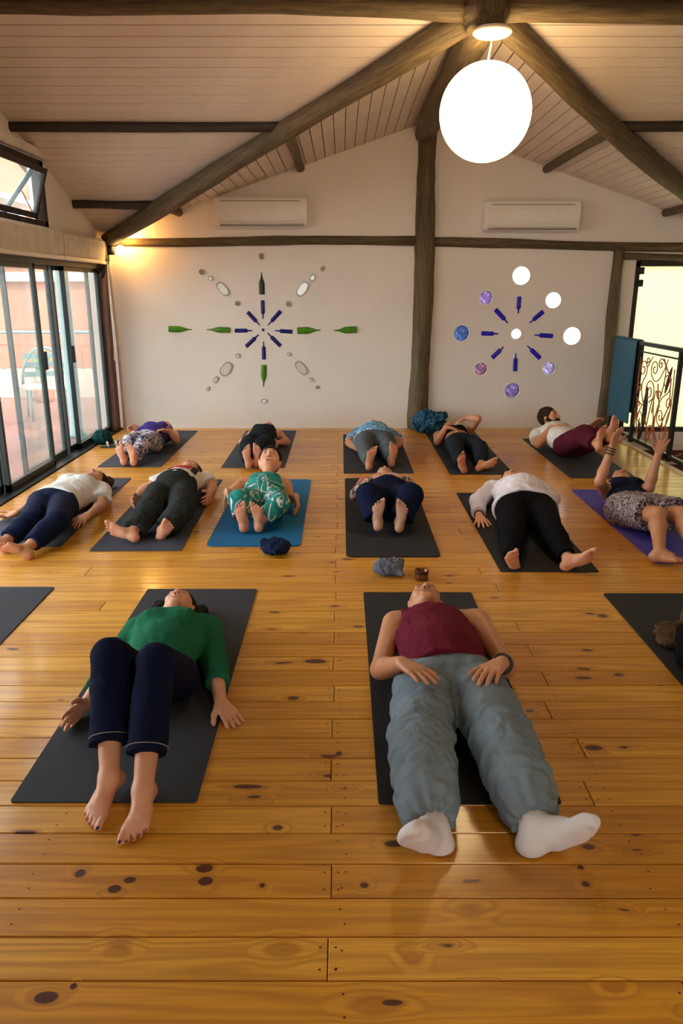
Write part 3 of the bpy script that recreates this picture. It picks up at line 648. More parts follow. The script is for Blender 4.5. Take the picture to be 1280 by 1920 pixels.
# ================================================================== bottles set into the wall
def glassy(name, c, rough=0.3):
    m = plain(name, c, rough, var=0.25, nscale=20, spec=0.25); return m
M['greenb'] = glassy('green_bottle', (0.06, 0.19, 0.010, 1)); M['darkgreenb'] = glassy('dark_green_bottle', (0.012, 0.028, 0.010, 1)); M['bluebot'] = glassy('blue_bottle', (0.008, 0.006, 0.13, 1))
M['brightblue'] = glassy('bright_blue_bottle', (0.022, 0.012, 0.45, 1)); M['clear'] = plain('clear_glass', (0.62, 0.60, 0.52, 1), 0.08, var=0.08, spec=0.8); M['smoky'] = plain('smoky_glass', (0.24, 0.18, 0.13, 1), 0.1, var=0.3, nscale=40)
M['rim'] = plain('glass_rim', (0.36, 0.31, 0.25, 1), 0.2); M['brightglass'] = plain('pale_glass', (0.85, 0.88, 0.82, 1), 0.1, var=0.05)
PXM = 8.86 / 1400
def bottle(tip, base, w, mat, label, group, neck=0.42, blue=False):
    """bottle lying in the wall, half sunk: tip and base in photo pixels on the wall plane, w in pixels"""
    a = WY(*base, YB); b = WY(*tip, YB); L = (b - a).length; r = w / 2 * PXM
    if blue: prof = [(0.82, 0), (1.0, 0.02), (1.0, 0.05), (0.97, 0.6), (1.05, 0.64), (0.85, 0.70), (0.42, 0.73), (0.34, 0.80), (0.30, 0.97), (0.12, 1.0)]
    else: prof = [(0.85, 0), (0.97, 0.01), (0.97, 0.05), (1.0, 0.42), (0.93, 0.52), (0.68, 0.63), (0.40, 0.74), (0.24, 0.84), (0.17, 0.97), (0.06, 1.0)]
    o = lathe('wall_bottle', [(r * q, L * t) for q, t in prof], mat, None, a, 16)
    d = (b - a).normalized(); z = d; y_ = Vector((0, 1, 0)); x = y_.cross(z).normalized(); y_ = z.cross(x)
    R_ = Matrix((x, y_, z)).transposed(); S = Matrix.Diagonal((1, 0.55, 1))
    me = o.data
    for v in me.vertices: v.co = R_ @ (S @ v.co)
    o.location = a + Vector((0, -0.002, 0)); tag(o, label, 'bottle', group)
    return o
cx, cy_ = 493, 619
gb = 'green bottles of the left mandala'
bottle((490, 510), (491, 552), 11, M['darkgreenb'], 'dark green bottle pointing up, above the blue ones on the left wall', gb)
bottle((494, 726), (494.5, 684), 11, M['greenb'], 'green bottle pointing down below the blue ones on the left wall', gb)
bottle((387, 618), (431, 619), 11, M['greenb'], 'inner green bottle left of the blue ones, neck to the left', gb)
bottle((360, 618), (316, 617), 12, M['greenb'], 'outermost green bottle at the left, neck to the right', gb)
bottle((601, 619), (557, 620), 13, M['greenb'], 'inner green bottle right of the blue ones, neck to the right', gb)
bottle((625, 620), (669, 618), 13, M['greenb'], 'outermost green bottle at the right, neck to the left', gb)
bb = 'blue bottles of the left mandala'
for tip, base, lb in (((493, 598), (492, 563), 'straight above the centre'), ((502, 610), (526, 583), 'at the upper right of the centre'), ((515, 620), (548, 622), 'right of the centre'), ((501, 624), (526, 649), 'at the lower right of the centre'),
                      ((494, 640), (494.5, 674), 'straight below the centre'), ((485, 627), (461, 650), 'at the lower left of the centre'), ((473, 620), (440, 620), 'left of the centre'), ((487, 610), (464, 585), 'at the upper left of the centre')):
    bottle(tip, base, 7.5, M['bluebot'], 'dark blue bottle ' + lb + ' of the left wall pattern', bb, blue=True)
bb = 'blue bottles of the right mandala'
for tip, base, lb in (((971, 588), (973, 556), 'straight above the centre'), ((992, 606), (1018, 584), 'at the upper right of the centre'), ((1001, 628), (1036, 630), 'right of the centre'), ((988, 648), (1012, 672), 'at the lower right of the centre'),
                      ((966.5, 662), (965, 696), 'straight below the centre'), ((944, 650), (922, 671), 'at the lower left of the centre'), ((934, 626), (902, 625), 'left of the centre'), ((952, 606), (928, 580), 'at the upper left of the centre')):
    bottle(tip, base, 8.5, M['brightblue'], 'bright blue bottle ' + lb + ' of the right wall pattern', bb, blue=True)
def jar(px, py, wpx, hpx, ang, mat, label, rim=True, sup=2.6):
    p = WY(px, py, YB); t = None; a = math.radians(ang)
    def outline(k):
        r = []
        for i in range(24):
            th = 2 * math.pi * i / 24; c_, s_ = math.cos(th), math.sin(th)
            x = math.copysign(abs(c_) ** (2 / sup), c_) * wpx / 2 * PXM * k; z = math.copysign(abs(s_) ** (2 / sup), s_) * hpx / 2 * PXM * k
            r.append((x * math.cos(a) - z * math.sin(a), x * math.sin(a) + z * math.cos(a)))
        return r
    t = prism('glass_jar', outline(1.0), 'y', -0.012, 0.03, M['rim'] if rim else mat); t.location = p
    prism('jar_base', outline(0.80 if min(wpx, hpx) > 9 else 0.66), 'y', -0.016, -0.008, mat, t)
    tag(t, label, 'jar', 'clear glass jars of the left mandala'); return t
jar(490, 481, 9, 12, 0, M['smoky'], 'smoky glass round at the very top of the left pattern')
jar(378, 510, 10, 10, 30, M['smoky'], 'smoky glass round at the far end of the upper left arm'); jar(395, 522, 9, 9, 0, M['brightglass'], 'small bright glass round on the upper left arm'); jar(418, 542, 15, 30, 41, M['brightglass'], 'large bright white jar on the upper left arm'); jar(445, 569, 9, 9, 0, M['smoky'], 'smoky glass round at the inner end of the upper left arm')
jar(541, 570, 10, 10, 0, M['smoky'], 'smoky glass round at the inner end of the upper right arm'); jar(567, 542, 16, 31, -37, M['clear'], 'large clear jar on the upper right arm'); jar(586, 521, 9, 13, -30, M['clear'], 'small clear jar on the upper right arm'); jar(605, 504, 8, 11, -35, M['smoky'], 'smoky glass oval at the far end of the upper right arm')
jar(446, 667, 9, 9, 0, M['clear'], 'small clear round at the inner end of the lower left arm'); jar(424, 692, 19, 30, -38, M['clear'], 'large clear jar on the lower left arm'); jar(405, 712, 8, 14, -30, M['clear'], 'small square jar on the lower left arm'); jar(390, 729, 5, 9, -30, M['clear'], 'tiny jar at the far end of the lower left arm')
jar(541.5, 664, 7, 8, -30, M['clear'], 'small clear round at the inner end of the lower right arm'); jar(565, 690, 16, 31, 40, M['clear'], 'large clear jar on the lower right arm'); jar(584, 712, 7, 9, 40, M['clear'], 'small jar on the lower right arm'); jar(595, 726, 7, 6, 0, M['smoky'], 'tiny round at the far end of the lower right arm')
jar(495, 752, 12, 8, 0, M['brightglass'], 'small glass oval at the bottom of the left pattern'); jar(493, 618.5, 5, 5, 0, M['bluebot'], 'tiny dark blue dot in the centre of the left pattern', False)
DN = ['clear bright glass round at the top', 'clear bright glass round at the upper right', 'clear bright glass round at the far right', 'milky violet glass round at the lower right', 'violet glass round at the bottom', 'brownish violet glass round at the lower left', 'blue glass round at the far left', 'streaked violet glass round at the upper left', 'small clear bright glass round in the centre']
TINT = [(1, 1, 1), (1, 1, 1), (1, 1, 1), (0.30, 0.27, 0.36), (0.21, 0.175, 0.27), (0.24, 0.16, 0.20), (0.11, 0.15, 0.24), (0.26, 0.20, 0.32), (1, 1, 1)]
ringm = plain('round_rim', (0.80, 0.76, 0.72, 1), 0.4)
for (px, py, r), nme, tc in zip(GC, DN, TINT):
    p = WY(px, py, YB); R_ = r * 8.85 / 1400
    t = empty('glass_round', p); tag(t, nme + ' of the right wall pattern', 'glass round', 'glass rounds of the right mandala')
    g = glass_thin('round_' + str(px), tc + (1,), haze=0.25, hazecol=tuple(min(1.0, x * 1.6) for x in tc) + (1,))
    if tc[0] < 0.9:
        nt = g.node_tree; tr_ = [n for n in nt.nodes if n.bl_idname == 'ShaderNodeBsdfTransparent'][0]
        f = noise(nt, obj_coord(nt), 11.0 + r, 2, 0.5, 1.5); rr = ramp(nt, [(0.38, tuple(x * 0.45 for x in tc) + (1,)), (0.6, tc + (1,)), (0.72, tuple(min(1, x * 1.8 + 0.05) for x in tc) + (1,))]); nt.links.new(f, rr.inputs[0]); nt.links.new(rr.outputs[0], tr_.inputs[0])
    bm = bmesh.new(); bmesh.ops.create_cone(bm, cap_ends=True, segments=40, radius1=R_ * 0.97, radius2=R_ * 0.97, depth=0.012, matrix=Matrix.Translation((0, 0.035, 0)) @ Matrix.Rotation(math.pi / 2, 4, 'X')); bm_obj('glass', bm, g, t)
    tube('rim', [(R_ * math.cos(a), -0.001, R_ * math.sin(a)) for a in np.linspace(0, 2 * math.pi, 41)], 0.006, ringm, t, 6)

# ================================================================== mats
def mat_thing(x0, x1, y0, y1, mat, label, rad=0.012, rz=0.0, th=0.006, grp='dark exercise mats'):
    cxm, cym = (x0 + x1) / 2, (y0 + y1) / 2; hx, hy = (x1 - x0) / 2, (y1 - y0) / 2; pts = []
    for qx, qy, a0 in ((1, 1, 0), (-1, 1, 90), (-1, -1, 180), (1, -1, 270)):
        for k in range(6):
            a = math.radians(a0 + 18 * k); pts.append((qx * (hx - rad) + rad * math.cos(a), qy * (hy - rad) + rad * math.sin(a)))
    o = prism('exercise_mat', pts, 'z', 0.0008, th, mat); o.location = (cxm, cym, 0); o.rotation_euler = (0, 0, rz)
    return tag(o, label, 'mat', grp)
def foam(name, c, b=0.12): return plain(name, c, 0.75, var=0.10, nscale=5, bstr=b, bscale=260, spec=0.3)
M['mat_charcoal'] = foam('charcoal_mat', srgb(46, 48, 55)); M['mat_black'] = foam('black_mat', srgb(33, 33, 36)); M['mat_slate'] = foam('slate_mat', srgb(58, 62, 74)); M['mat_blue'] = foam('blue_mat', srgb(16, 100, 150), 0.05); M['mat_purple'] = foam('purple_mat', srgb(80, 68, 162), 0.05)
mat_thing(-1.11, -0.485, 2.12, 3.98, M['mat_charcoal'], 'charcoal mat under the person in the green sweater')
mat_thing(0.124, 0.735, 2.11, 3.93, M['mat_black'], 'black mat under the person in the maroon tank top')
mat_thing(-2.27, -1.655, 2.15, 4.01, M['mat_charcoal'], 'empty charcoal mat cut off by the left edge')
mat_thing(1.478, 2.09, 2.1, 3.915, M['mat_black'], 'black mat cut off by the right edge')
mat_thing(-2.54, -1.90, 4.72, 6.62, M['mat_slate'], 'slate mat under the person in white T-shirt near the doors', rz=0.02)
mat_thing(-1.67, -1.07, 4.64, 6.57, M['mat_slate'], 'slate mat under the person in grey overalls', rz=0.012)
mat_thing(-0.91, -0.275, 4.73, 6.57, M['mat_blue'], 'bright blue mat under the person in teal floral clothes', 0.05, th=0.008)
mat_thing(0.03, 0.64, 4.52, 6.61, M['mat_black'], 'black round-cornered mat under the person with tattooed arms', 0.04, th=0.008)
mat_thing(0.97, 1.57, 4.257, 6.105, M['mat_black'], 'black mat under the person in the white sweater')
mat_thing(1.97, 2.58, 4.41, 6.19, M['mat_purple'], 'purple mat under the person raising both arms', 0.008, th=0.012)
mat_thing(-2.37, -1.755, 7.08, 9.04, M['mat_slate'], 'slate mat in the far left corner by the doors')
mat_thing(-1.165, -0.55, 7.05, 9.04, M['mat_slate'], 'slate mat below the green bottle mandala')
mat_thing(0.02, 0.68, 6.82, 8.79, M['mat_charcoal'], 'charcoal mat under the person in the blue patterned shirt')
mat_thing(1.01, 1.61, 6.77, 8.98, M['mat_charcoal'], 'charcoal mat right of the log post')
mat_thing(2.09, 2.70, 6.63, 8.52, M['mat_charcoal'], 'charcoal mat under the bearded person in maroon trousers')
# ================================================================== people: smooth implicit bodies meshed as one surface
V = lambda *a: np.array(a, dtype=np.float64)
def npv(v): return np.array([v[0], v[1], v[2]], dtype=np.float64)
def unit(v): v = np.asarray(v, float); return v / (np.linalg.norm(v) + 1e-12)
def orth(v, a): a = unit(a); return unit(np.asarray(v, float) - a * np.dot(v, a))

class Cone:
    """rounded cone a->b; n,k flatten it along n; cut ends it flat at b (or at a); wob adds folds"""
    def __init__(s, a, b, ra, rb, n=None, k=1.0, cut=False, cuta=False, power=1.0):
        s.a, s.b, s.ra, s.rb, s.n, s.k, s.cut, s.cuta, s.p = np.asarray(a, float), np.asarray(b, float), ra, rb, n, k, cut, cuta, power
    def bounds(s):
        r = max(s.ra, s.rb); return np.minimum(s.a, s.b) - r, np.maximum(s.a, s.b) + r
    def __call__(s, x, y, z):
        ab = s.b - s.a; L2 = float(ab @ ab) + 1e-12
        X, Y, Z = x - s.a[0], y - s.a[1], z - s.a[2]
        tr = (X * ab[0] + Y * ab[1] + Z * ab[2]) / L2; t = np.clip(tr, 0, 1)
        X, Y, Z = X - t * ab[0], Y - t * ab[1], Z - t * ab[2]
        if s.n is not None:
            q = (X * s.n[0] + Y * s.n[1] + Z * s.n[2]) * (s.k - 1)
            X, Y, Z = X + q * s.n[0], Y + q * s.n[1], Z + q * s.n[2]
        d = np.sqrt(X * X + Y * Y + Z * Z) - (s.ra + (t ** s.p if s.p != 1 else t) * (s.rb - s.ra))
        if s.cut: d = np.maximum(d, (tr - 1) * math.sqrt(L2))
        if s.cuta: d = np.maximum(d, -tr * math.sqrt(L2))
        return d
class Ell:
    def __init__(s, c, ax, r): s.c, s.ax, s.r = np.asarray(c, float), [unit(a) for a in ax], r
    def bounds(s):
        e = sum(np.abs(a) * r for a, r in zip(s.ax, s.r)); return s.c - e, s.c + e
    def __call__(s, x, y, z):
        X, Y, Z = x - s.c[0], y - s.c[1], z - s.c[2]; k0 = 0; k1 = 0
        for a, r in zip(s.ax, s.r):
            q = X * a[0] + Y * a[1] + Z * a[2]; k0 = k0 + (q / r) ** 2; k1 = k1 + (q / (r * r)) ** 2
        k0 = np.sqrt(k0); return k0 * (k0 - 1) / np.maximum(np.sqrt(k1), 1e-6)

def vnoise(P, f, seed):
    """cheap smooth noise in [-1,1] from warped sines"""
    r = np.random.RandomState(seed); out = np.zeros(len(P)); w = P * f
    for o in range(3):
        A = r.normal(size=(3, 3)); A /= np.linalg.norm(A, axis=1)[:, None]
        q = w @ A.T * 6.28 * (1.7 ** o) + r.uniform(0, 6.28, 3)
        out += np.sin(q[:, 0] + 1.6 * np.sin(q[:, 1])) * np.sin(q[:, 2] + 0.9 * np.sin(q[:, 0] * 0.7)) * 0.6 ** o
    return out / 1.6
def mesh_sdf(prims, res, cuts=(), floor=None, wrinkle=None):
    """prims: (prim, blend). cuts: functions f(x,y,z) kept where negative. Returns verts, quads (numpy)."""
    los = []; his = []
    for p, k in prims: a, b = p.bounds(); los.append(a); his.append(b)
    lo = np.min(los, 0) - 3 * res - 0.012; hi = np.max(his, 0) + 3 * res + 0.012
    n = np.ceil((hi - lo) / res).astype(int) + 1
    ax = [(lo[i] + np.arange(n[i]) * res).astype(np.float32) for i in range(3)]
    F = np.full(n, 0.5, np.float32)
    for p, k in prims:
        a, b = p.bounds(); m = abs(k) + 3.0 * res + 0.006
        i0 = np.maximum(((a - m - lo) / res).astype(int), 0); i1 = np.minimum(((b + m - lo) / res).astype(int) + 2, n)
        sl = tuple(slice(i0[i], i1[i]) for i in range(3))
        x, y, z = ax[0][sl[0]][:, None, None], ax[1][sl[1]][None, :, None], ax[2][sl[2]][None, None, :]
        d = p(x, y, z).astype(np.float32); cur = F[sl]
        if k < 0:                                    # carve
            F[sl] = np.maximum(cur, -d)
        elif k > 0:
            h = np.clip(0.5 + 0.5 * (cur - d) / k, 0, 1); F[sl] = d * h + cur * (1 - h) - k * h * (1 - h)
        else: F[sl] = np.minimum(cur, d)
    x, y, z = ax[0][:, None, None], ax[1][None, :, None], ax[2][None, None, :]
    if wrinkle is not None:
        idx = np.nonzero(np.abs(F) < 0.03); P = np.stack([ax[0][idx[0]], ax[1][idx[1]], ax[2][idx[2]]], 1).astype(np.float64)
        F[idx] += wrinkle(P).astype(np.float32)
    for c in cuts: F = np.maximum(F, c(x, y, z).astype(np.float32))
    if floor is not None: F = np.maximum(F, (floor - z).astype(np.float32))
    S = F < 0
    C = np.zeros(n - 1, np.int8)
    for dx in (0, 1):
        for dy in (0, 1):
            for dz in (0, 1): C += S[dx:n[0] - 1 + dx, dy:n[1] - 1 + dy, dz:n[2] - 1 + dz]
    act = np.nonzero((C > 0) & (C < 8)); m = len(act[0])
    vid = np.full(n - 1, -1, np.int32); vid[act] = np.arange(m)
    corner = {}
    for dx in (0, 1):
        for dy in (0, 1):
            for dz in (0, 1): corner[dx, dy, dz] = F[act[0] + dx, act[1] + dy, act[2] + dz]
    acc = np.zeros((m, 3)); cnt = np.zeros(m)
    for c0 in corner:
        for axi in range(3):
            if c0[axi] == 0:
                c1 = list(c0); c1[axi] = 1; c1 = tuple(c1); a, b = corner[c0], corner[c1]
                cr = (a < 0) != (b < 0); t = np.where(cr, a / np.where(cr, a - b, 1), 0)
                pos = np.tile(np.array(c0, float), (m, 1)); pos[:, axi] += t
                acc += pos * cr[:, None]; cnt += cr
    vp = lo + (np.stack(act, 1) + acc / np.maximum(cnt, 1)[:, None]) * res
    quads = []
    for axi in range(3):
        o1, o2 = (axi + 1) % 3, (axi + 2) % 3
        sl0 = [slice(None)] * 3; sl1 = [slice(None)] * 3; sl0[axi] = slice(0, -1); sl1[axi] = slice(1, None)
        a, b = S[tuple(sl0)], S[tuple(sl1)]; e = np.nonzero(a != b); e = list(e)
        ok = (e[o1] > 0) & (e[o1] < n[o1] - 1) & (e[o2] > 0) & (e[o2] < n[o2] - 1); e = [q[ok] for q in e]
        inside = a[tuple(e)]
        def cell(d1, d2):
            q = list(e); q[o1] = q[o1] - d1; q[o2] = q[o2] - d2; return vid[tuple(q)]
        Q = np.stack([cell(0, 0), cell(1, 0), cell(1, 1), cell(0, 1)], 1)
        Q[~inside] = Q[~inside][:, ::-1]; quads.append(Q[(Q >= 0).all(1)])
    return vp, np.concatenate(quads)
def np_mesh(name, v, q, mat, parent, origin, paint=None, smooth_it=1):
    # one relaxation pass takes the voxel stair-steps out
    for _ in range(smooth_it):
        acc = np.zeros_like(v); cnt = np.zeros(len(v))
        for i in range(4):
            a, b = q[:, i], q[:, (i + 1) % 4]
            for k in range(3): acc[:, k] += np.bincount(a, v[b, k], len(v))
            cnt += np.bincount(a, minlength=len(v))
        v = v * 0.5 + 0.5 * acc / np.maximum(cnt, 1)[:, None]
    me = bpy.data.meshes.new(name); n = len(v); f = len(q)
    me.vertices.add(n); me.vertices.foreach_set('co', (v - origin).astype(np.float32).ravel())
    me.loops.add(4 * f); me.loops.foreach_set('vertex_index', q.astype(np.int32).ravel())
    me.polygons.add(f); me.polygons.foreach_set('loop_start', np.arange(0, 4 * f, 4, dtype=np.int32)); me.polygons.foreach_set('loop_total', np.full(f, 4, np.int32))
    me.polygons.foreach_set('use_smooth', np.ones(f, bool)); me.update(calc_edges=True); me.validate()
    if paint is not None:
        at = me.color_attributes.new('paint', 'FLOAT_COLOR', 'POINT'); at.data.foreach_set('color', paint(v).astype(np.float32).ravel())
    me.materials.append(mat); o = bpy.data.objects.new(name, me); link(o, parent); return o

# ---- skin and cloth
def skin(name, c, tattoo=False):
    m, nt, b = nodes_of(name); L = nt.links
    v = obj_coord(nt); n1 = noise(nt, v, 7.0, 3); n2 = noise(nt, v, 120.0, 3)
    c = c[:3]; r = ramp(nt, [(0.3, (c[0] * .88, c[1] * .80, c[2] * .76, 1)), (0.7, (c[0] * 1.06, c[1] * 1.04, c[2] * 1.02, 1))]); L.new(n1, r.inputs[0])
    at = N(nt, 'ShaderNodeAttribute'); at.attribute_name = 'paint'
    L.new(mixc(nt, at.outputs['Alpha'], r.outputs[0], at.outputs['Color']), b.inputs['Base Color'])
    if tattoo:
        t = noise(nt, v, 16.0, 2, 0.5, 2.0); tr_ = ramp(nt, [(0.47, (0, 0, 0, 1)), (0.52, (1, 1, 1, 1))]); L.new(t, tr_.inputs[0])
        mu = N(nt, 'ShaderNodeMath', operation='MULTIPLY'); L.new(at.outputs['Alpha'], mu.inputs[0]); L.new(tr_.outputs[0], mu.inputs[1])
        L.new(mixc(nt, mu.outputs[0], r.outputs[0], at.outputs['Color']), b.inputs['Base Color'])
    b.inputs['Roughness'].default_value = 0.48; b.inputs['Subsurface Weight'].default_value = 0.0; b.inputs['Specular IOR Level'].default_value = 0.4
    bump(nt, b, n2, 0.08, 0.002); return m
def cloth(name, c, rough=0.85, fold=0.35, weave=0.15, var=0.12, fscale=9.0):
    m, nt, b = nodes_of(name); L = nt.links
    v = obj_coord(nt); n1 = noise(nt, v, 6.0, 4); f = noise(nt, v, fscale, 3, 0.55, 1.2); w = noise(nt, v, 420.0, 2)
    c = c[:3]; r = ramp(nt, [(0.3, tuple(x * (1 - var) for x in c) + (1,)), (0.7, tuple(min(1, x * (1 + var)) for x in c) + (1,))]); L.new(n1, r.inputs[0]); L.new(r.outputs[0], b.inputs['Base Color'])
    b.inputs['Roughness'].default_value = rough; b.inputs['Specular IOR Level'].default_value = 0.06; b.inputs['Sheen Weight'].default_value = 0.0
    ad = N(nt, 'ShaderNodeMath', operation='MULTIPLY_ADD'); ad.inputs[1].default_value = weave * 0.05; L.new(w, ad.inputs[0]); L.new(f, ad.inputs[2])
    bump(nt, b, ad.outputs[0], fold, 0.03); return m
def pattern(name, stops, scale=14.0, stretch=(1, 1, 1), dist=2.5, detail=1.5, fold=0.25):
    m, nt, b = nodes_of(name); L = nt.links
    v = obj_coord(nt, stretch); f = noise(nt, v, scale, detail, 0.5, dist)
    r = ramp(nt, stops, 'CONSTANT'); L.new(f, r.inputs[0]); L.new(r.outputs[0], b.inputs['Base Color'])
    b.inputs['Roughness'].default_value = 0.85; b.inputs['Specular IOR Level'].default_value = 0.2
    bump(nt, b, noise(nt, obj_coord(nt), 9.0, 3), fold, 0.03); return m

def hand_prims(W, h, pn, th, s, curl, spread=0.14):
    """palm, four fingers of unequal length, thumb off the side of the palm"""
    h = unit(h); pn = orth(pn, h); w = unit(np.cross(h, pn)); w = w if np.dot(w, th) > 0 else -w
    out = []; kn = []
    for off, ln in ((0.030, 0.084), (0.010, 0.090), (-0.010, 0.086), (-0.029, 0.078)):
        k = W + s * (h * ln + w * off); kn.append(k)
        out.append((Cone(W + s * (h * 0.012 + w * off * 0.45), k, 0.0150 * s, 0.0115 * s), 0.012))
    for i, (k, L) in enumerate(zip(kn, (0.070, 0.079, 0.073, 0.056))):
        sp = (1.0, 0.3, -0.35, -1.1)[i] * spread; d = unit(h + w * sp); p = k; a = curl * (0.75 + 0.1 * i)
        r = (0.0095, 0.0098, 0.0094, 0.0082)[i] * s
        for seg, fr in enumerate((0.46, 0.30, 0.24)):
            d = unit(d * math.cos(a) + pn * math.sin(a)); dd = d; pn2 = pn
            q = p + d * L * fr * s; out.append((Cone(p, q, r, r * 0.93), 0.005)); p = q; r *= 0.93; a = curl * (0.9 if seg == 0 else 0.6)
            pn_ = orth(pn, d); 
        tips = p
    t0 = W + s * (h * 0.022 + w * 0.022 + pn * 0.004); d = unit(h * 0.62 + w * 0.75 + pn * 0.25); t1 = t0 + d * 0.040 * s
    d2 = unit(h * 0.85 + w * 0.45 + pn * 0.25); t2 = t1 + d2 * 0.032 * s; t3 = t2 + unit(d2 + h * 0.3) * 0.026 * s
    out += [(Cone(t0, t1, 0.0165 * s, 0.0120 * s), 0.014), (Cone(t1, t2, 0.0118 * s, 0.0104 * s), 0.006), (Cone(t2, t3, 0.0104 * s, 0.0088 * s), 0.005)]
    return out
def foot_prims(A, f, sn, med, s, sock=0.0):
    f = unit(f); sn = orth(sn, f); m = unit(np.cross(f, sn)); m = m if np.dot(m, med) > 0 else -m
    heel = A + s * (sn * 0.038 - f * 0.034); mid = A + s * (sn * 0.040 + f * 0.045 - m * 0.006); g = sock
    out = [(Cone(A, heel, 0.031 * s + g, 0.030 * s + g), 0.02), (Cone(heel, mid, 0.029 * s + g, 0.026 * s + g), 0.022),
           (Cone(A, A + s * (f * 0.075 + sn * 0.024), 0.032 * s + g, 0.024 * s + g), 0.022)]
    for off, ln in ((0.026, 0.122), (0.006, 0.124), (-0.014, 0.114), (-0.030, 0.100)):
        out.append((Cone(mid + m * off * 0.5 * s, A + s * (f * ln + sn * 0.046 + m * off), 0.022 * s + g, 0.0175 * s + g), 0.012))
    nails = []
    for i, (off, ln, r) in enumerate(((0.032, 0.050, 0.0138), (0.0105, 0.047, 0.0088), (-0.0085, 0.042, 0.0084), (-0.0265, 0.036, 0.0080), (-0.043, 0.029, 0.0078))):
        base = A + s * (f * (0.122 - 0.006 * i * i * 0.35) + sn * 0.048 + m * off * 0.96); tip = base + s * (f * ln + sn * 0.004)
        out.append((Cone(base, base + s * (f * ln * 0.55 - sn * 0.006), r * s * 0.9 + g, r * s * 0.85 + g), 0.004 + g)); out.append((Cone(base + s * (f * ln * 0.55 - sn * 0.006), tip, r * s * 0.85 + g, r * s + g), 0.002 + g))
        nails.append((tip - s * sn * r * 0.9 + f * 0.004 * s, r * 0.75 * s))
    soles = [(heel + sn * 0.022 * s, 0.026 * s), (A + s * (f * 0.122 + sn * 0.062 + m * 0.018), 0.026 * s), (A + s * (f * 0.112 + sn * 0.062 - m * 0.018), 0.024 * s)] + [(q, r * 1.5) for q, r in nails]
    return out, nails, soles
def head_prims(C, hu, hf, s):
    hu = unit(hu); hf = orth(hf, hu); hl = np.cross(hu, hf)
    P = lambda x, y, z: C + s * (hl * x + hu * y + hf * z); A3 = (hl, hu, hf)
    pr = [(Ell(P(0, .028, -.018), A3, (.074 * s, .088 * s, .090 * s)), 0.02), (Ell(P(0, -.02, .022), A3, (.060 * s, .085 * s, .062 * s)), 0.03)]
    for q in (1, -1):
        pr += [(Cone(P(q * .050, -.045, -.005), P(q * .014, -.098, .056), .026 * s, .020 * s), 0.03), (Ell(P(q * .036, -.020, .052), A3, (.027 * s, .028 * s, .024 * s)), 0.02),
               (Ell(P(q * .074, -.004, -.008), (hl, hu, hf), (.010 * s, .030 * s, .019 * s)), 0.006), (Ell(P(q * .030, .012, .066), A3, (.016 * s, .011 * s, .012 * s)), 0.006)]
    pr += [(Ell(P(0, -.099, .062), A3, (.024 * s, .018 * s, .018 * s)), 0.02), (Cone(P(-.036, .032, .068), P(.036, .032, .068), .012 * s, .012 * s), 0.018), (Cone(P(0, .020, .080), P(0, -.026, .101), .0085 * s, .0125 * s), 0.012)]
    pr += [(Ell(P(q * .013, -.032, .090), A3, (.0085 * s, .008 * s, .010 * s)), 0.005) for q in (1, -1)]
    pr += [(Cone(P(-.020, -.058, .076), P(.020, -.058, .076), .0075 * s, .0075 * s), 0.006), (Cone(P(-.017, -.070, .076), P(.017, -.070, .076), .0085 * s, .0085 * s), 0.006)]
    return pr, P, A3

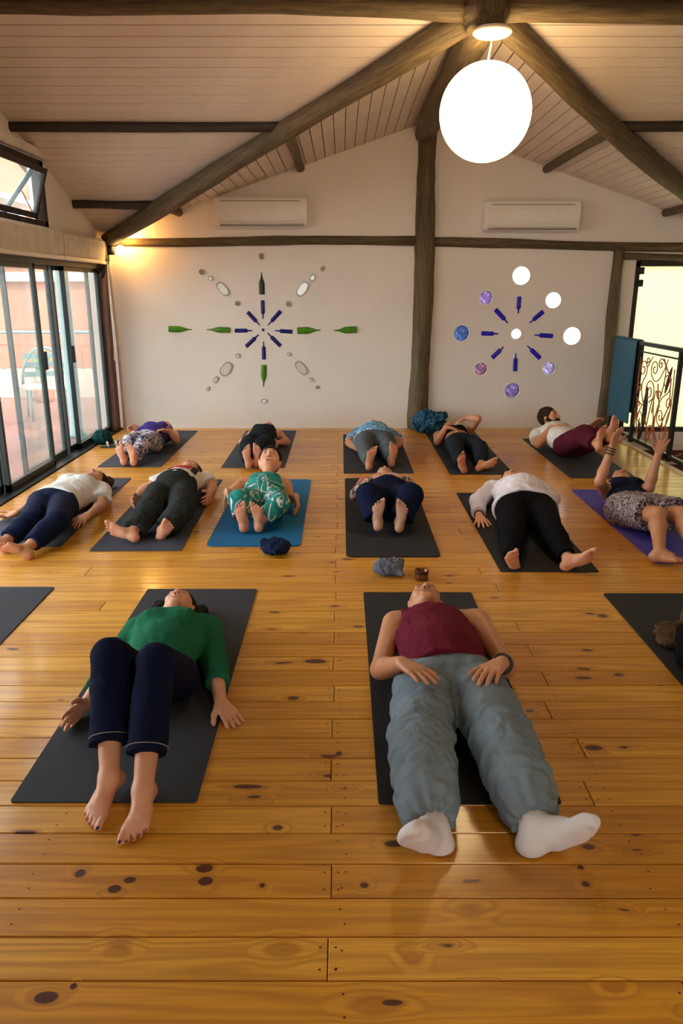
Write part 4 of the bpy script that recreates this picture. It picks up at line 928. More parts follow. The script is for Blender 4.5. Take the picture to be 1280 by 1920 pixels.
def person(label, H, pel, neck, R, L, top, bottom, skinmat, hairmat=None, hair='short', head=None, res=0.007, girth=1.0, depth=1.0, bust=0.0, belly=0.0, hipw=1.0, shw=0.172, footwear=None,
           paint_extra=(), hairspec=(), floor=0.006, hs=1.0, seed=1, lips=(0.45, 0.13, 0.12), browc=(0.03, 0.018, 0.012), eyes_open=False, bracelets=(), extra=None, patches=(), solec=(.56, .17, .095, .45)):
    """R / L: dict(sh, el, wr, hd, pn, th, curl, kn, an, f, sn) in room coordinates. The body is one mesh; clothes and hair are its neighbours under the same root."""
    s = H / 1.70; pel = npv(pel); neck = npv(neck); origin = np.array([pel[0], pel[1], 0.0])
    root = empty('person', tuple(origin)); tag(root, label, 'person', 'people lying on mats')
    u = unit(neck - pel); n = orth(V(0, 0, 1), u); l = np.cross(u, n); T = np.linalg.norm(neck - pel)
    g = girth; body = []; A3 = (l, u, n)
    hipR, hipL = pel - l * 0.088 * s * hipw, pel + l * 0.088 * s * hipw
    for d, sg in ((R, -1), (L, 1)):
        d['hip'] = hipR if sg < 0 else hipL
        for k in ('kn', 'an', 'el', 'wr', 'sh'):
            if k in d: d[k] = npv(d[k])
        if 'sh' not in d: d['sh'] = neck - u * 0.045 * s + l * sg * shw * s - n * 0.02 * s
    def torso(inf=0.0, shoulder=True):
        o = [(Ell(pel + u * 0.01, A3, ((.158 * g * hipw) * s + inf, .125 * s + inf, .105 * g * depth * s + inf)), 0.05),
             (Ell(pel + u * T * .33 + n * (.005 + .04 * belly), A3, ((.133 * g) * s + inf, .16 * s + inf, (.095 * depth + .035 * belly) * g * s + inf)), 0.06),
             (Ell(pel + u * T * .66 + n * .008, A3, (.148 * (0.6 + .4 * g) * s + inf, .19 * s + inf, .108 * depth * s + inf)), 0.06)]
        if shoulder: o.append((Cone(R['sh'] + l * .045 * s, L['sh'] - l * .045 * s, .060 * s + inf, .060 * s + inf, n, 1.15), 0.05))
        if bust: o += [(Ell(pel + u * T * .70 + l * q * .068 * s + n * .072 * s, A3, (.062 * s * bust + inf, .068 * s * bust + inf, .052 * s * bust + inf)), 0.03) for q in (-1, 1)]
        return o
    body += torso()
    headC = npv(head['c']) if head and 'c' in head else neck + u * 0.155 * s + n * 0.005
    hu = npv(head['u']) if head and 'u' in head else u
    hf = npv(head['f']) if head and 'f' in head else n
    hp, HP, HA = head_prims(headC, hu, hf, s * hs)
    body += [(Cone(neck - u * .02 * s, headC - unit(hu) * .045 * s - unit(hf) * .012 * s, .056 * s, .050 * s), 0.03)] + hp
    nails = []; socks = []; soles = []
    for d, sg in ((R, -1), (L, 1)):
        body += [(Cone(d['sh'], d['el'], .050 * s * (.55 + .45 * g), .039 * s * (.7 + .3 * g)), 0.035)]
        mid = d['el'] * .72 + d['wr'] * .28
        body += [(Cone(d['el'], mid, .038 * s, .040 * s * (.8 + .2 * g)), 0.02), (Cone(mid, d['wr'], .039 * s * (.8 + .2 * g), .026 * s), 0.02)]
        if 'hd' in d: body += hand_prims(d['wr'], npv(d['hd']), npv(d['pn']), npv(d['th']), s * 1.02, d.get('curl', 0.25), d.get('spread', 0.14))
        if 'kn' in d:
            cm = d['kn'] * .70 + d['an'] * .30; back = orth(d['an'] - d['hip'], d['an'] - d['kn']) * 0 
            body += [(Cone(d['hip'], d['kn'], .088 * s * g, .058 * s), 0.04), (Cone(d['kn'], cm, .054 * s, .054 * s * (.8 + .2 * g)), 0.03), (Cone(cm, d['an'], .054 * s * (.8 + .2 * g), .033 * s), 0.03)]
            if footwear is None:
                fp, nl_, so_ = foot_prims(d['an'], npv(d['f']), npv(d['sn']), l * -sg, s * d.get('fs', 1.0)); body += fp; nails += nl_; soles += so_
            else:
                body += foot_prims(d['an'], npv(d['f']), npv(d['sn']), l * -sg, s * d.get('fs', 1.0))[0]
                sk = foot_prims(d['an'], npv(d['f']), npv(d['sn']), l * -sg, s * d.get('fs', 1.0), 0.006)[0]
                socks.append([(p, k + 0.008) for p, k in sk] + [(Cone(d['an'], d['an'] * .72 + d['kn'] * .28, .043 * s, .047 * s, cut=True), 0.02)])
    q = s * hs
    paints = [(HP(x * .030, .010, .079), HA, (.015 * q, .0035 * q, .012 * q), browc) for x in (1, -1)] if not eyes_open else []
    if eyes_open:
        for x in (1, -1): paints += [(HP(x * .030, .009, .079), HA, (.0165 * q, .0075 * q, .014 * q), browc), (HP(x * .030, .0085, .079), HA, (.0125 * q, .0048 * q, .014 * q), (.62, .58, .55)), (HP(x * .030, .009, .079), HA, (.0055 * q, .006 * q, .014 * q), (.012, .008, .006))]
    paints += [(HP(x * .033, .030, .080), HA, (.022 * q, .0055 * q, .016 * q), browc) for x in (1, -1)]
    paints += [(HP(0, -.064, .083), HA, (.026 * q, .0125 * q, .018 * q), lips), (HP(0, -.064, .086), HA, (.020 * q, .0018 * q, .012 * q), (.10, .03, .03))]
    paints += [(HP(x * .0085, -.040, .094), HA, (.0055 * q, .0050 * q, .010 * q), (.05, .015, .012)) for x in (1, -1)]  # nostrils: shade of the hollows painted on instead of carved
    paints += [(c_, (l, u, n), (r_,) * 3, solec) for c_, r_ in soles]
    paints += list(paint_extra(locals())) if callable(paint_extra) else list(paint_extra)
    if extra and 'nails' in extra: paints += [(c_, (l, u, n), (r_ * .80,) * 3, extra['nails']) for c_, r_ in nails]
    def paint(v):
        o = np.zeros((len(v), 4)); o[:, :3] = np.array(solec[:3])
        for c_, ax_, r_, colr in paints:
            dd = v - c_; k = sum(((dd @ unit(a_)) / rr) ** 2 for a_, rr in zip(ax_, r_)); w = np.clip((1.25 - k) / 0.5, 0, 1) * (colr[3] if len(colr) > 3 else 1.0)
            o[:, :3] = o[:, :3] * (1 - w[:, None]) + np.array(colr[:3]) * w[:, None]; o[:, 3] = np.maximum(o[:, 3], w)
        return o
    v, qd = mesh_sdf(body, res, (), floor)
    np_mesh('body', v, qd, skinmat, root, origin, paint)
    # ---- top garment
    cres = max(res * 1.15, 0.006)
    if top:
        inf = top.get('inf', 0.010); pr = torso(inf); fns = []
        for d, sg in ((R, -1), (L, 1)):
            sl = top.get('sleeve', 0); si = top.get('sinf', min(inf, .014)); r0, r1 = .056 * s * (.55 + .45 * g) + si, .046 * s * (.7 + .3 * g) + si
            if sl > 0:
                if sl < 1: pr.append((Cone(d['sh'], d['sh'] * (1 - sl) + d['el'] * sl, r0, r1 + top.get('flare', 0.006), cut=True), 0.03))
                else:
                    pr.append((Cone(d['sh'], d['el'], r0, r1), 0.03))
                    if sl > 1: e = d['el'] * (2 - sl) + d['wr'] * (sl - 1); pr.append((Cone(d['el'], e, r1, .031 * s + si + top.get('cuff', 0), cut=True), 0.02))
        hem = top.get('hem', 0.0); hp0 = pel + u * hem
        tl = top.get('tilt', 0.0)
        fns.append(lambda x, y, z: -((x - hp0[0]) * u[0] + (y - hp0[1]) * u[1] + (z - hp0[2]) * u[2]) + tl * (z - hp0[2]))
        nk = neck + u * top.get('nk', 0.02) * s + n * 0.03 * s; nr = top.get('nr', 0.075) * s
        fns.append(lambda x, y, z: nr - np.sqrt((x - nk[0]) ** 2 + (y - nk[1]) ** 2 + ((z - nk[2]) * 0.75) ** 2))
        fns.append(lambda x, y, z: (x - neck[0]) * u[0] + (y - neck[1]) * u[1] + (z - neck[2]) * u[2] - top.get('neckcut', 0.045) * s)
        if top.get('sleeve', 0) == 0:
            wd = top.get('width', 0.128) * s; u0 = T * top.get('arm', .60)
            def armhole(x, y, z):
                la = np.abs((x - pel[0]) * l[0] + (y - pel[1]) * l[1] + (z - pel[2]) * l[2]) - wd; up_ = (x - pel[0]) * u[0] + (y - pel[1]) * u[1] + (z - pel[2]) * u[2] - u0
                h = np.clip(0.5 + 0.5 * (la - up_) / 0.05, 0, 1); return up_ * h + la * (1 - h) - 0.05 * h * (1 - h)
            fns.append(armhole)
        am, fr = top.get('wr', 0.004), top.get('wf', 5.0)
        wf_ = lambda P: am * vnoise(P * np.array([1, 0.8, 1]), fr, seed) + am * 0.8 * vnoise(P, fr * 2.1, seed + 5)
        v, qd = mesh_sdf(pr, cres, fns, floor + 0.001, wf_ if am else None)
        np_mesh(top.get('name', 'shirt'), v, qd, top['mat'], root, origin)
    if bottom:
        inf = bottom.get('inf', 0.008); pr = [(Ell(pel + u * 0.01, A3, ((.158 * g * hipw) * s + inf, .125 * s + inf, .105 * g * depth * s + inf)), 0.05), (Ell(pel + u * T * .28 + n * (.005 + .03 * belly), A3, (.140 * g * s + inf, .15 * s + inf, (.097 * depth + .035 * belly) * g * s + inf)), 0.05)]
        kr, hr = bottom.get('kr', 0.066) * s + inf, bottom.get('hr', 0.048) * s + inf; hemf = bottom.get('hem', 0.93)
        for d in (R, L):
            if 'kn' not in d: continue
            t0 = .094 * s * g + inf + bottom.get('tr', 0)
            if hemf <= 0: pr.append((Cone(d['hip'], d['hip'] * -hemf + d['kn'] * (1 + hemf), t0, kr + bottom.get('flare', 0.02), cut=True), 0.014)); continue
            pr.append((Cone(d['hip'], d['kn'], t0, kr), bottom.get('k', 0.014))); e = d['kn'] * (1 - hemf) + d['an'] * hemf
            md_ = d['kn'] * .6 + e * .4
            pr.append((Cone(d['kn'], md_, kr, max(kr * .98, hr)), 0.012)); pr.append((Cone(md_, e, max(kr * .98, hr), hr, cut=True, power=bottom.get('pw', 1.0)), 0.012))
        ws = bottom.get('waist', 0.10); wp = pel + u * ws; tl2 = bottom.get('tilt', 0.0)
        fns = [lambda x, y, z: (x - wp[0]) * u[0] + (y - wp[1]) * u[1] + (z - wp[2]) * u[2] + tl2 * (z - wp[2])]
        am, fr = bottom.get('wr', 0.004), bottom.get('wf', 5.0)
        def wf2(P):
            o = am * vnoise(P * np.array([0.55, 1.35, 0.9]), fr, seed + 11) + am * .55 * vnoise(P * np.array([0.7, 1.3, 1]), fr * 2.3, seed + 17)
            for d in (R, L):
                if 'kn' in d and bottom.get('kfold', 0):
                    dk = np.linalg.norm(P - d['kn'], axis=1); ax_ = unit(d['an'] - d['hip']); tt = (P - d['kn']) @ ax_
                    o = o + bottom['kfold'] * np.exp(-(dk / .13) ** 2) * np.sin(tt * 120 + 6 * vnoise(P, 3.5, seed + 2))
                    da = np.linalg.norm(P - (d['an'] * .85 + d['kn'] * .15), axis=1); ab_ = np.arctan2((P - d['an']) @ l, (P - d['an']) @ n)
                    o = o + bottom['kfold'] * np.exp(-(da / .10) ** 2) * np.sin(ab_ * 13)
            return o
        v, qd = mesh_sdf(pr, cres, fns, floor + 0.001, wf2 if am else None)
        bo_ = np_mesh(bottom.get('name', 'trousers'), v, qd, bottom['mat'], root, origin)
        if bottom.get('stitch') is not None:
            for d in (R, L):
                ax_ = unit(d['an'] - d['kn']); e = d['kn'] * (1 - hemf) + d['an'] * hemf - ax_ * 0.022; a_ = orth(V(1, 0, 0), ax_); b_ = np.cross(ax_, a_)
                tube('hem_stitch', [tuple(e - origin + (a_ * math.cos(t) + b_ * math.sin(t)) * (hr + .0015)) for t in np.linspace(0, 2 * math.pi, 33)], .0016, bottom['stitch'], bo_, 5)
    for pt in patches:
        pr = torso(pt['inf']); c0 = pel + u * pt['at'][1] + l * pt['at'][0]; hw, hh = pt['size']
        fns = [lambda x, y, z: np.abs((x - c0[0]) * l[0] + (y - c0[1]) * l[1] + (z - c0[2]) * l[2]) - hw, lambda x, y, z: np.abs((x - c0[0]) * u[0] + (y - c0[1]) * u[1] + (z - c0[2]) * u[2]) - hh,
               lambda x, y, z: -((x - c0[0]) * n[0] + (y - c0[1]) * n[1] + (z - c0[2]) * n[2]) + 0.03 + 0 * x]
        v, qd = mesh_sdf(pr, max(res, .006), fns, floor); np_mesh(pt['name'], v, qd, pt['mat'], root, origin)
    for sk in socks:
        v, qd = mesh_sdf(sk, max(res, 0.005), (), floor); np_mesh('sock', v, qd, footwear, root, origin)
    # ---- hair
    if hairmat is not None:
        hq = [(Ell(HP(0, .030, -.022), HA, (.084 * q, .100 * q, .100 * q)), 0.02)]
        if hair == 'long': hq += [(Ell(HP(x * .055, -.005, -.055), HA, (.045 * q, .10 * q, .045 * q)), 0.04) for x in (1, -1)]
        if hair == 'bun': hq += [(Ell(HP(0, .12, -.03), HA, (.045 * q, .04 * q, .045 * q)), 0.02)]
        for cpt, r_ in hairspec: hq.append((Ell(npv(cpt), (V(1, 0, 0), V(0, 1, 0), V(0, 0, 1)), r_), 0.03))
        fc = HP(0, .046, .056); nd = unit(HA[2] * 0.80 - HA[1] * 0.60); ear = HP(0, 0, .012)
        fn = lambda x, y, z: (x - fc[0]) * nd[0] + (y - fc[1]) * nd[1] + (z - fc[2]) * nd[2]
        v, qd = mesh_sdf(hq, max(res, .006), [fn], floor, lambda P: .004 * vnoise(P * np.array([1, .5, 1]), 26, seed) + .004 * vnoise(P, 9, seed + 3))
        np_mesh('hair', v, qd, hairmat, root, origin)
        if hair == 'beard':
            bq = [(Cone(HP(x * .060, -.022, .002), HP(x * .018, -.104, .060), .027 * q, .033 * q), .02) for x in (1, -1)] + [(Ell(HP(0, -.112, .064), HA, (.034 * q, .028 * q, .031 * q)), .02), (Cone(HP(-.024, -.049, .082), HP(.024, -.049, .082), .0095 * q, .0095 * q), .004), (Cone(HP(-.032, -.052, .072), HP(-.03, -.09, .066), .014 * q, .016 * q), .01), (Cone(HP(.032, -.052, .072), HP(.03, -.09, .066), .014 * q, .016 * q), .01)]
            bq.append((Ell(HP(0, -.066, .10), HA, (.020 * q, .009 * q, .03 * q)), -0.001))
            v, qd = mesh_sdf(bq, .006, (), floor, lambda P: .002 * vnoise(P, 30, seed)); np_mesh('beard', v, qd, hairmat, root, origin)
    for ctr, ax_, r_, m_ in bracelets:
        ax_ = unit(npv(ax_)); a_ = orth(V(.3, .5, .8), ax_); b_ = np.cross(ax_, a_); c_ = npv(ctr)
        tube('bracelet', [tuple(c_ - origin + (a_ * math.cos(t) + b_ * math.sin(t)) * r_) for t in np.linspace(0, 2 * math.pi, 21)], 0.005, m_, root, 6)
    for nm, ln in (('thR', np.linalg.norm(R['kn'] - R['hip']) if 'kn' in R else 0), ('shR', np.linalg.norm(R['an'] - R['kn']) if 'kn' in R else 0), ('thL', np.linalg.norm(L['kn'] - L['hip']) if 'kn' in L else 0), ('shL', np.linalg.norm(L['an'] - L['kn']) if 'kn' in L else 0),
                   ('uaR', np.linalg.norm(R['el'] - R['sh'])), ('faR', np.linalg.norm(R['wr'] - R['el'])), ('uaL', np.linalg.norm(L['el'] - L['sh'])), ('faL', np.linalg.norm(L['wr'] - L['el']))):
        DEBUG.append('%s %.2f' % (nm, ln / s))
    DEBUG.append('torso %.2f | %s\n' % (T / s, label[:30]))
    return root
DEBUG = []
SK = skin('skin_light', (0.66, 0.33, 0.20)); SK2 = skin('skin_tan', (0.56, 0.26, 0.135)); SK3 = skin('skin_olive', (0.50, 0.235, 0.125)); SKT = skin('skin_tattooed', (0.52, 0.29, 0.19), True)
HB = cloth('black_hair', (0.010, 0.008, 0.008), 0.5, 0.6, 0.5, fscale=40); HBR = cloth('brown_hair', (0.035, 0.018, 0.010), 0.5, 0.6, 0.5, fscale=40); HBL = cloth('fair_hair', (0.10, 0.058, 0.028), 0.5, 0.6, 0.5, fscale=40)
GREEN = cloth('green_knit', (0.016, 0.13, 0.065), 0.95, 0.25, 0.6); JEAN = cloth('dark_denim', (0.006, 0.008, 0.027), 0.85, 0.35, 0.4); MAROON = cloth('maroon_jersey', (0.13, 0.012, 0.026), 0.8, 0.4)
GREYP = cloth('blue_grey_cotton', (0.19, 0.235, 0.275), 0.85, 0.6, 0.3, fscale=8); SOCK = cloth('white_sock', (0.72, 0.66, 0.66), 0.9, 0.12, 0.4); WHITE = cloth('white_cotton', (0.70, 0.66, 0.62), 0.85, 0.35)
NAVY = cloth('navy_jersey', (0.006, 0.010, 0.032), 0.8, 0.3); BLACKC = cloth('black_jersey', (0.0045, 0.0045, 0.006), 0.85, 0.3); CHAR = cloth('charcoal_cotton', (0.024, 0.028, 0.027), 0.85, 0.5); GREYL = cloth('grey_leggings', (0.085, 0.10, 0.115), 0.85, 0.3)
PURP = cloth('purple_top', (0.055, 0.035, 0.22), 0.8, 0.25); WINE = cloth('wine_trousers', (0.085, 0.012, 0.022), 0.85, 0.4); LILAC = cloth('lilac_white_knit', (0.66, 0.60, 0.66), 0.9, 0.3); DTEAL = cloth('dark_slate', (0.013, 0.018, 0.024), 0.85, 0.4)
FLORAL = pattern('teal_floral', [(0, (0.01, 0.12, 0.12, 1)), (0.30, (0.016, 0.20, 0.18, 1)), (0.425, (0.60, 0.58, 0.53, 1)), (0.455, (0.02, 0.24, 0.21, 1)), (0.56, (0.01, 0.15, 0.14, 1)), (0.62, (0.58, 0.55, 0.50, 1)), (0.645, (0.02, 0.20, 0.18, 1)), (0.70, (0.42, 0.03, 0.06, 1))], 6.5, (1.5, 0.7, 1), 0.9, 2.0)
LEGG = pattern('camo_leggings', [(0, (0.02, 0.05, 0.09, 1)), (0.42, (0.10, 0.16, 0.22, 1)), (0.48, (0.58, 0.48, 0.52, 1)), (0.58, (0.36, 0.20, 0.28, 1)), (0.63, (0.03, 0.06, 0.10, 1))], 13.0, (1, 1, 1), 1.5)
TIED = pattern('tie_dye', [(0, (0.04, 0.16, 0.32, 1)), (0.42, (0.10, 0.30, 0.48, 1)), (0.52, (0.50, 0.60, 0.68, 1)), (0.58, (0.03, 0.13, 0.28, 1))], 16.0, (1, 1.4, 1), 1.5, 3)
SHORTS = pattern('woven_shorts', [(0, (0.05, 0.035, 0.05, 1)), (0.46, (0.14, 0.10, 0.12, 1)), (0.52, (0.40, 0.32, 0.32, 1))], 55.0, (1, 2.2, 1), 0.5, 1)
PINKT = pattern('pink_pale_top', [(0, (0.34, 0.40, 0.34, 1)), (0.45, (0.55, 0.45, 0.35, 1)), (0.52, (0.55, 0.13, 0.13, 1))], 5.0, (1, 1, 1), 1.0)
leather = plain('bracelet_dark', (0.02, 0.018, 0.015, 1), 0.5)
DN_ = V(0, 0, -1); UP_ = V(0, 0, 1)
def to(a, b): return npv(b) - npv(a)

# ---- front row
w1, h1 = WZ(160, 1320, .045), WZ(108, 1370, .03); w2, h2 = WZ(413, 1315, .05), WZ(445, 1360, .012)
person('person in a green sweater and dark jeans with both knees bent', 1.62, WZ(292, 1272, .105), WZ(327, 1166, .125),
       dict(el=WZ(205, 1262, .06), wr=w1, hd=to(w1, h1), pn=V(.9, -.1, .1), th=V(.2, .2, 1), curl=.12, kn=WZ(207, 1230, .375), an=WZ(205, 1458, .085), f=V(-.16, -.95, -.18), sn=V(-.03, -.18, -1)),
       dict(el=WZ(402, 1240, .06), wr=w2, hd=to(w2, h2), pn=DN_, th=V(-1, -.2, 0), curl=.12, kn=WZ(292, 1240, .375), an=WZ(268, 1482, .085), f=V(-.06, -.97, -.18), sn=V(0, -.18, -1)),
       dict(mat=GREEN, name='sweater', sleeve=1.93, hem=.03, inf=.020, nr=.062, nk=.03, wr=.003, cuff=.004), dict(mat=JEAN, stitch=plain('stitch_thread', (.30, .26, .20, 1), .8), name='jeans', hem=.74, kr=.062, hr=.062, waist=.12, inf=.008, wr=.003),
       SK, HB, 'long', dict(u=V(-.05, 1, -.05), f=V(0, .05, 1)), res=.0048, bust=1.0, belly=.3, depth=1.0, seed=3, hairspec=[(WZ(372, 1150, .03), (.05, .09, .035)), (WZ(300, 1140, .03), (.05, .07, .035))], extra=dict(nails=(.05, .006, .012)))
w1, h1 = WZ(752, 1243, .275), WZ(798, 1266, .285); w2, h2 = WZ(940, 1243, .265), WZ(908, 1266, .28)
person('person in a maroon tank top and blue-grey trousers with white socks', 1.78, WZ(842, 1288, .115), WZ(805, 1160, .14),
       dict(sh=WZ(738, 1168, .115), el=WZ(713, 1255, .075), wr=w1, hd=to(w1, h1), pn=V(.1, -.25, -1), th=V(.4, 1, 0), curl=.16, kn=WZ(786, 1408, .125), an=WZ(812, 1552, .060), f=V(-.52, -.42, .62), sn=V(.05, -.85, -.55)),
       dict(sh=WZ(897, 1164, .115), el=WZ(948, 1252, .08), wr=w2, hd=to(w2, h2), pn=V(-.1, -.25, -1), th=V(-.4, 1, 0), curl=.3, kn=WZ(948, 1400, .125), an=WZ(1005, 1552, .060), f=V(.80, -.15, .52), sn=V(.15, -.9, -.40)),
       dict(mat=MAROON, name='tank_top', sleeve=0, hem=.03, inf=.024, nr=.070, nk=.05, width=.13, arm=.66, neckcut=.03, wr=.005, tilt=0.0), dict(mat=GREYP, hem=.95, kr=.096, hr=.060, tr=.010, waist=.10, inf=.010, wr=.010, wf=3.2, kfold=.009, pw=2.5, k=.022),
       SK2, None, 'bald', dict(u=V(.02, 1, -.05), f=V(0, .0, 1)), res=.0048, belly=.5, depth=1.06, girth=1.12, footwear=SOCK, seed=5, shw=.19, lips=(.40, .14, .12),
       bracelets=[(npv(w2) * .92 + npv(WZ(948, 1252, .08)) * .08, to(w2, WZ(948, 1252, .08)), .036, leather), (npv(w2) * .84 + npv(WZ(948, 1252, .08)) * .16, to(w2, WZ(948, 1252, .08)), .038, leather)])
# person cut by the right edge
person('person in black with fair hair cut off by the right edge', 1.65, V(1.80, 2.72, .11), V(1.79, 3.22, .12),
       dict(el=V(1.54, 2.98, .08), wr=V(1.60, 2.78, .10), hd=V(.5, -.8, 0), pn=DN_, th=V(1, 0, 0), kn=V(1.72, 2.32, .15), an=V(1.68, 1.93, .08), f=V(-.3, -.3, .8), sn=V(0, -1, -.3)),
       dict(el=V(2.05, 2.95, .07), wr=V(2.08, 2.72, .05), hd=V(0, -1, 0), pn=DN_, th=V(-1, 0, 0), kn=V(1.90, 2.32, .15), an=V(1.94, 1.93, .08), f=V(.3, -.3, .8), sn=V(0, -1, -.3)),
       dict(mat=BLACKC, name='long_sleeved_top', sleeve=1.92, hem=-.02, inf=.012), dict(mat=BLACKC, hem=.93), SK, HBL, 'long', None, res=.008, bust=.9, seed=8,
       hairspec=[(V(1.63, 3.30, .04), (.10, .022, .022)), (V(1.60, 3.25, .03), (.07, .030, .018)), (V(1.62, 3.345, .04), (.10, .020, .022)), (V(1.64, 3.39, .05), (.09, .022, .025)), (V(1.575, 3.28, .02), (.05, .045, .012))])
# ---- second row
w1, h1 = WZ(32, 962, .05), WZ(4, 972, .03); w2, h2 = WZ(168, 964, .12), WZ(148, 977, .10)
person('person in a white T-shirt and navy trousers nearest the glass doors', 1.62, WZ(100, 946, .115), WZ(162, 912, .13),
       dict(el=WZ(72, 938, .06), wr=w1, hd=to(w1, h1), pn=V(.3, .2, 1), th=V(-.2, .8, .3), curl=.5, kn=WZ(55, 978, .13), an=WZ(6, 1018, .060), f=V(-.75, -.1, .6), sn=V(-.1, -.95, -.1)),
       dict(el=WZ(190, 948, .06), wr=w2, hd=to(w2, h2), pn=V(-.3, -.2, -1), th=V(.2, .9, .2), curl=.45, kn=WZ(106, 978, .15), an=WZ(48, 1030, .060), f=V(-.80, -.25, .50), sn=V(-.2, -.95, -.1)),
       dict(mat=WHITE, name='t_shirt', sleeve=.62, hem=.02, inf=.025, nr=.066, flare=.012), dict(mat=NAVY, hem=.80, kr=.070, hr=.052, waist=.12, inf=.010), SK3, HBR, 'long', dict(u=V(.30, .95, -.05), f=V(-.1, -.15, 1)), res=.006, girth=1.12, bust=1.0, seed=12,
       hairspec=[(WZ(200, 905, .06), (.06, .09, .05))], eyes_open=False)
w1, h1 = WZ(256, 931, .07), WZ(243, 949, .03); w2, h2 = WZ(392, 926, .08), WZ(388, 950, .04)
person('person in charcoal overalls over a white T-shirt with red print', 1.72, WZ(321, 929, .12), WZ(350, 893, .13),
       dict(el=WZ(272, 916, .06), wr=w1, hd=to(w1, h1), pn=V(1, .2, .1), th=V(.2, .3, 1), curl=.45, kn=WZ(280, 955, .15), an=WZ(247, 1000, .060), f=V(-.90, .05, .42), sn=V(-.15, -.95, -.05)),
       dict(el=WZ(398, 915, .06), wr=w2, hd=to(w2, h2), pn=V(-1, .1, -.2), th=V(-.2, .3, 1), curl=.5, kn=WZ(338, 959, .15), an=WZ(305, 994, .060), f=V(.45, -.45, .75), sn=V(.2, -.9, -.2)),
       dict(mat=WHITE, name='t_shirt', sleeve=.60, hem=.10, inf=.013, nr=.066, flare=.014), dict(mat=CHAR, name='overalls', hem=.86, k=.008, kr=.070, hr=.064, tr=.0, waist=.30, inf=.016, wr=.006, kfold=.004), SK, HB, 'short', dict(u=V(.12, 1, 0), f=V(-.1, -.05, 1)), res=.006, belly=.5, depth=1.05, girth=1.08, seed=15, patches=[dict(name='red_print', mat=cloth('red_print', (.42, .05, .05)), inf=.0165, at=(0, .40), size=(.10, .075)), dict(name='strap', mat=CHAR, inf=.021, at=(-.115, .42), size=(.02, .13)), dict(name='strap', mat=CHAR, inf=.021, at=(.115, .42), size=(.02, .13))])
w1, h1 = WZ(426, 920, .20), WZ(420, 947, .11); w2, h2 = WZ(555, 930, .15), WZ(559, 948, .08)
person('person in a teal floral jumpsuit raising the head on a blue mat', 1.55, WZ(492, 942, .125), WZ(500, 903, .19),
       dict(sh=WZ(455, 906, .15), el=V(-.88, 5.62, .12), wr=w1, hd=to(w1, h1), pn=V(1, .1, 0), th=V(0, .6, .8), curl=.1, kn=V(-.735, 5.14, .215), an=V(-.690, 5.03, .075), f=V(-.10, .05, 1), sn=V(0, -1, .1)),
       dict(sh=WZ(536, 908, .15), el=V(-.405, 5.62, .08), wr=w2, hd=to(w2, h2), pn=V(-1, 0, -.2), th=V(-.3, .3, 1), curl=.6, kn=V(-.440, 5.14, .185), an=V(-.585, 5.035, .075), f=V(-.10, .05, 1), sn=V(0, -1, .1)),
       dict(mat=FLORAL, name='jumpsuit_top', sleeve=0, hem=.06, inf=.012, nr=.068, nk=.02, armhole=.06, wr=.003), dict(mat=FLORAL, name='jumpsuit_legs', hem=.72, kr=.066, hr=.062, tr=.008, waist=.12, inf=.012, wr=.004), SK, HB, 'short', dict(c=WZ(506, 864, .29), u=V(.04, .80, .60), f=V(.03, -.62, .79)), res=.005, girth=1.15, bust=.8, belly=.3, seed=18, eyes_open=True, hs=1.28)
w1, h1 = V(.205, 5.52, .265), V(.31, 5.53, .305); w2, h2 = V(.50, 5.52, .265), V(.39, 5.53, .305)
def tats(loc):
    o = []
    for d in (loc['R'], loc['L']):
        for a, b in ((d['sh'], d['el']), (d['el'], d['wr'])):
            for t in (.2, .5, .85): o.append((a * (1 - t) + b * t, (V(1, 0, 0), V(0, 1, 0), V(0, 0, 1)), (.085, .085, .085), (.03, .035, .035)))
    return o
person('person with tattooed arms and navy trousers showing both soles', 1.62, WZ(727, 942, .13), WZ(722, 905, .14),
       dict(sh=WZ(685, 908, .13), el=V(.10, 5.62, .12), wr=w1, hd=to(w1, h1), pn=V(0, 0, -1), th=V(0, 1, .2), curl=.25, kn=V(.19, 5.12, .25), an=V(.255, 4.99, .10), f=V(.04, .10, 1), sn=V(0, -1, .12)),
       dict(sh=WZ(762, 908, .13), el=V(.575, 5.62, .12), wr=w2, hd=to(w2, h2), pn=V(0, 0, -1), th=V(0, 1, .2), curl=.25, kn=V(.49, 5.12, .25), an=V(.405, 4.99, .09), f=V(.10, .10, 1), sn=V(0, -1, .12)),
       dict(mat=PINKT, name='patterned_top', sleeve=.35, hem=.12, inf=.008, nr=.066), dict(mat=NAVY, hem=.84, kr=.074, hr=.072, tr=.008, waist=.17, inf=.020), SKT, HBR, 'short', dict(f=V(0, -.10, 1)), res=.0055, girth=1.18, bust=.9, belly=.6, seed=21, paint_extra=tats)
w1, h1 = WZ(898, 968, .05), WZ(906, 1000, .012)
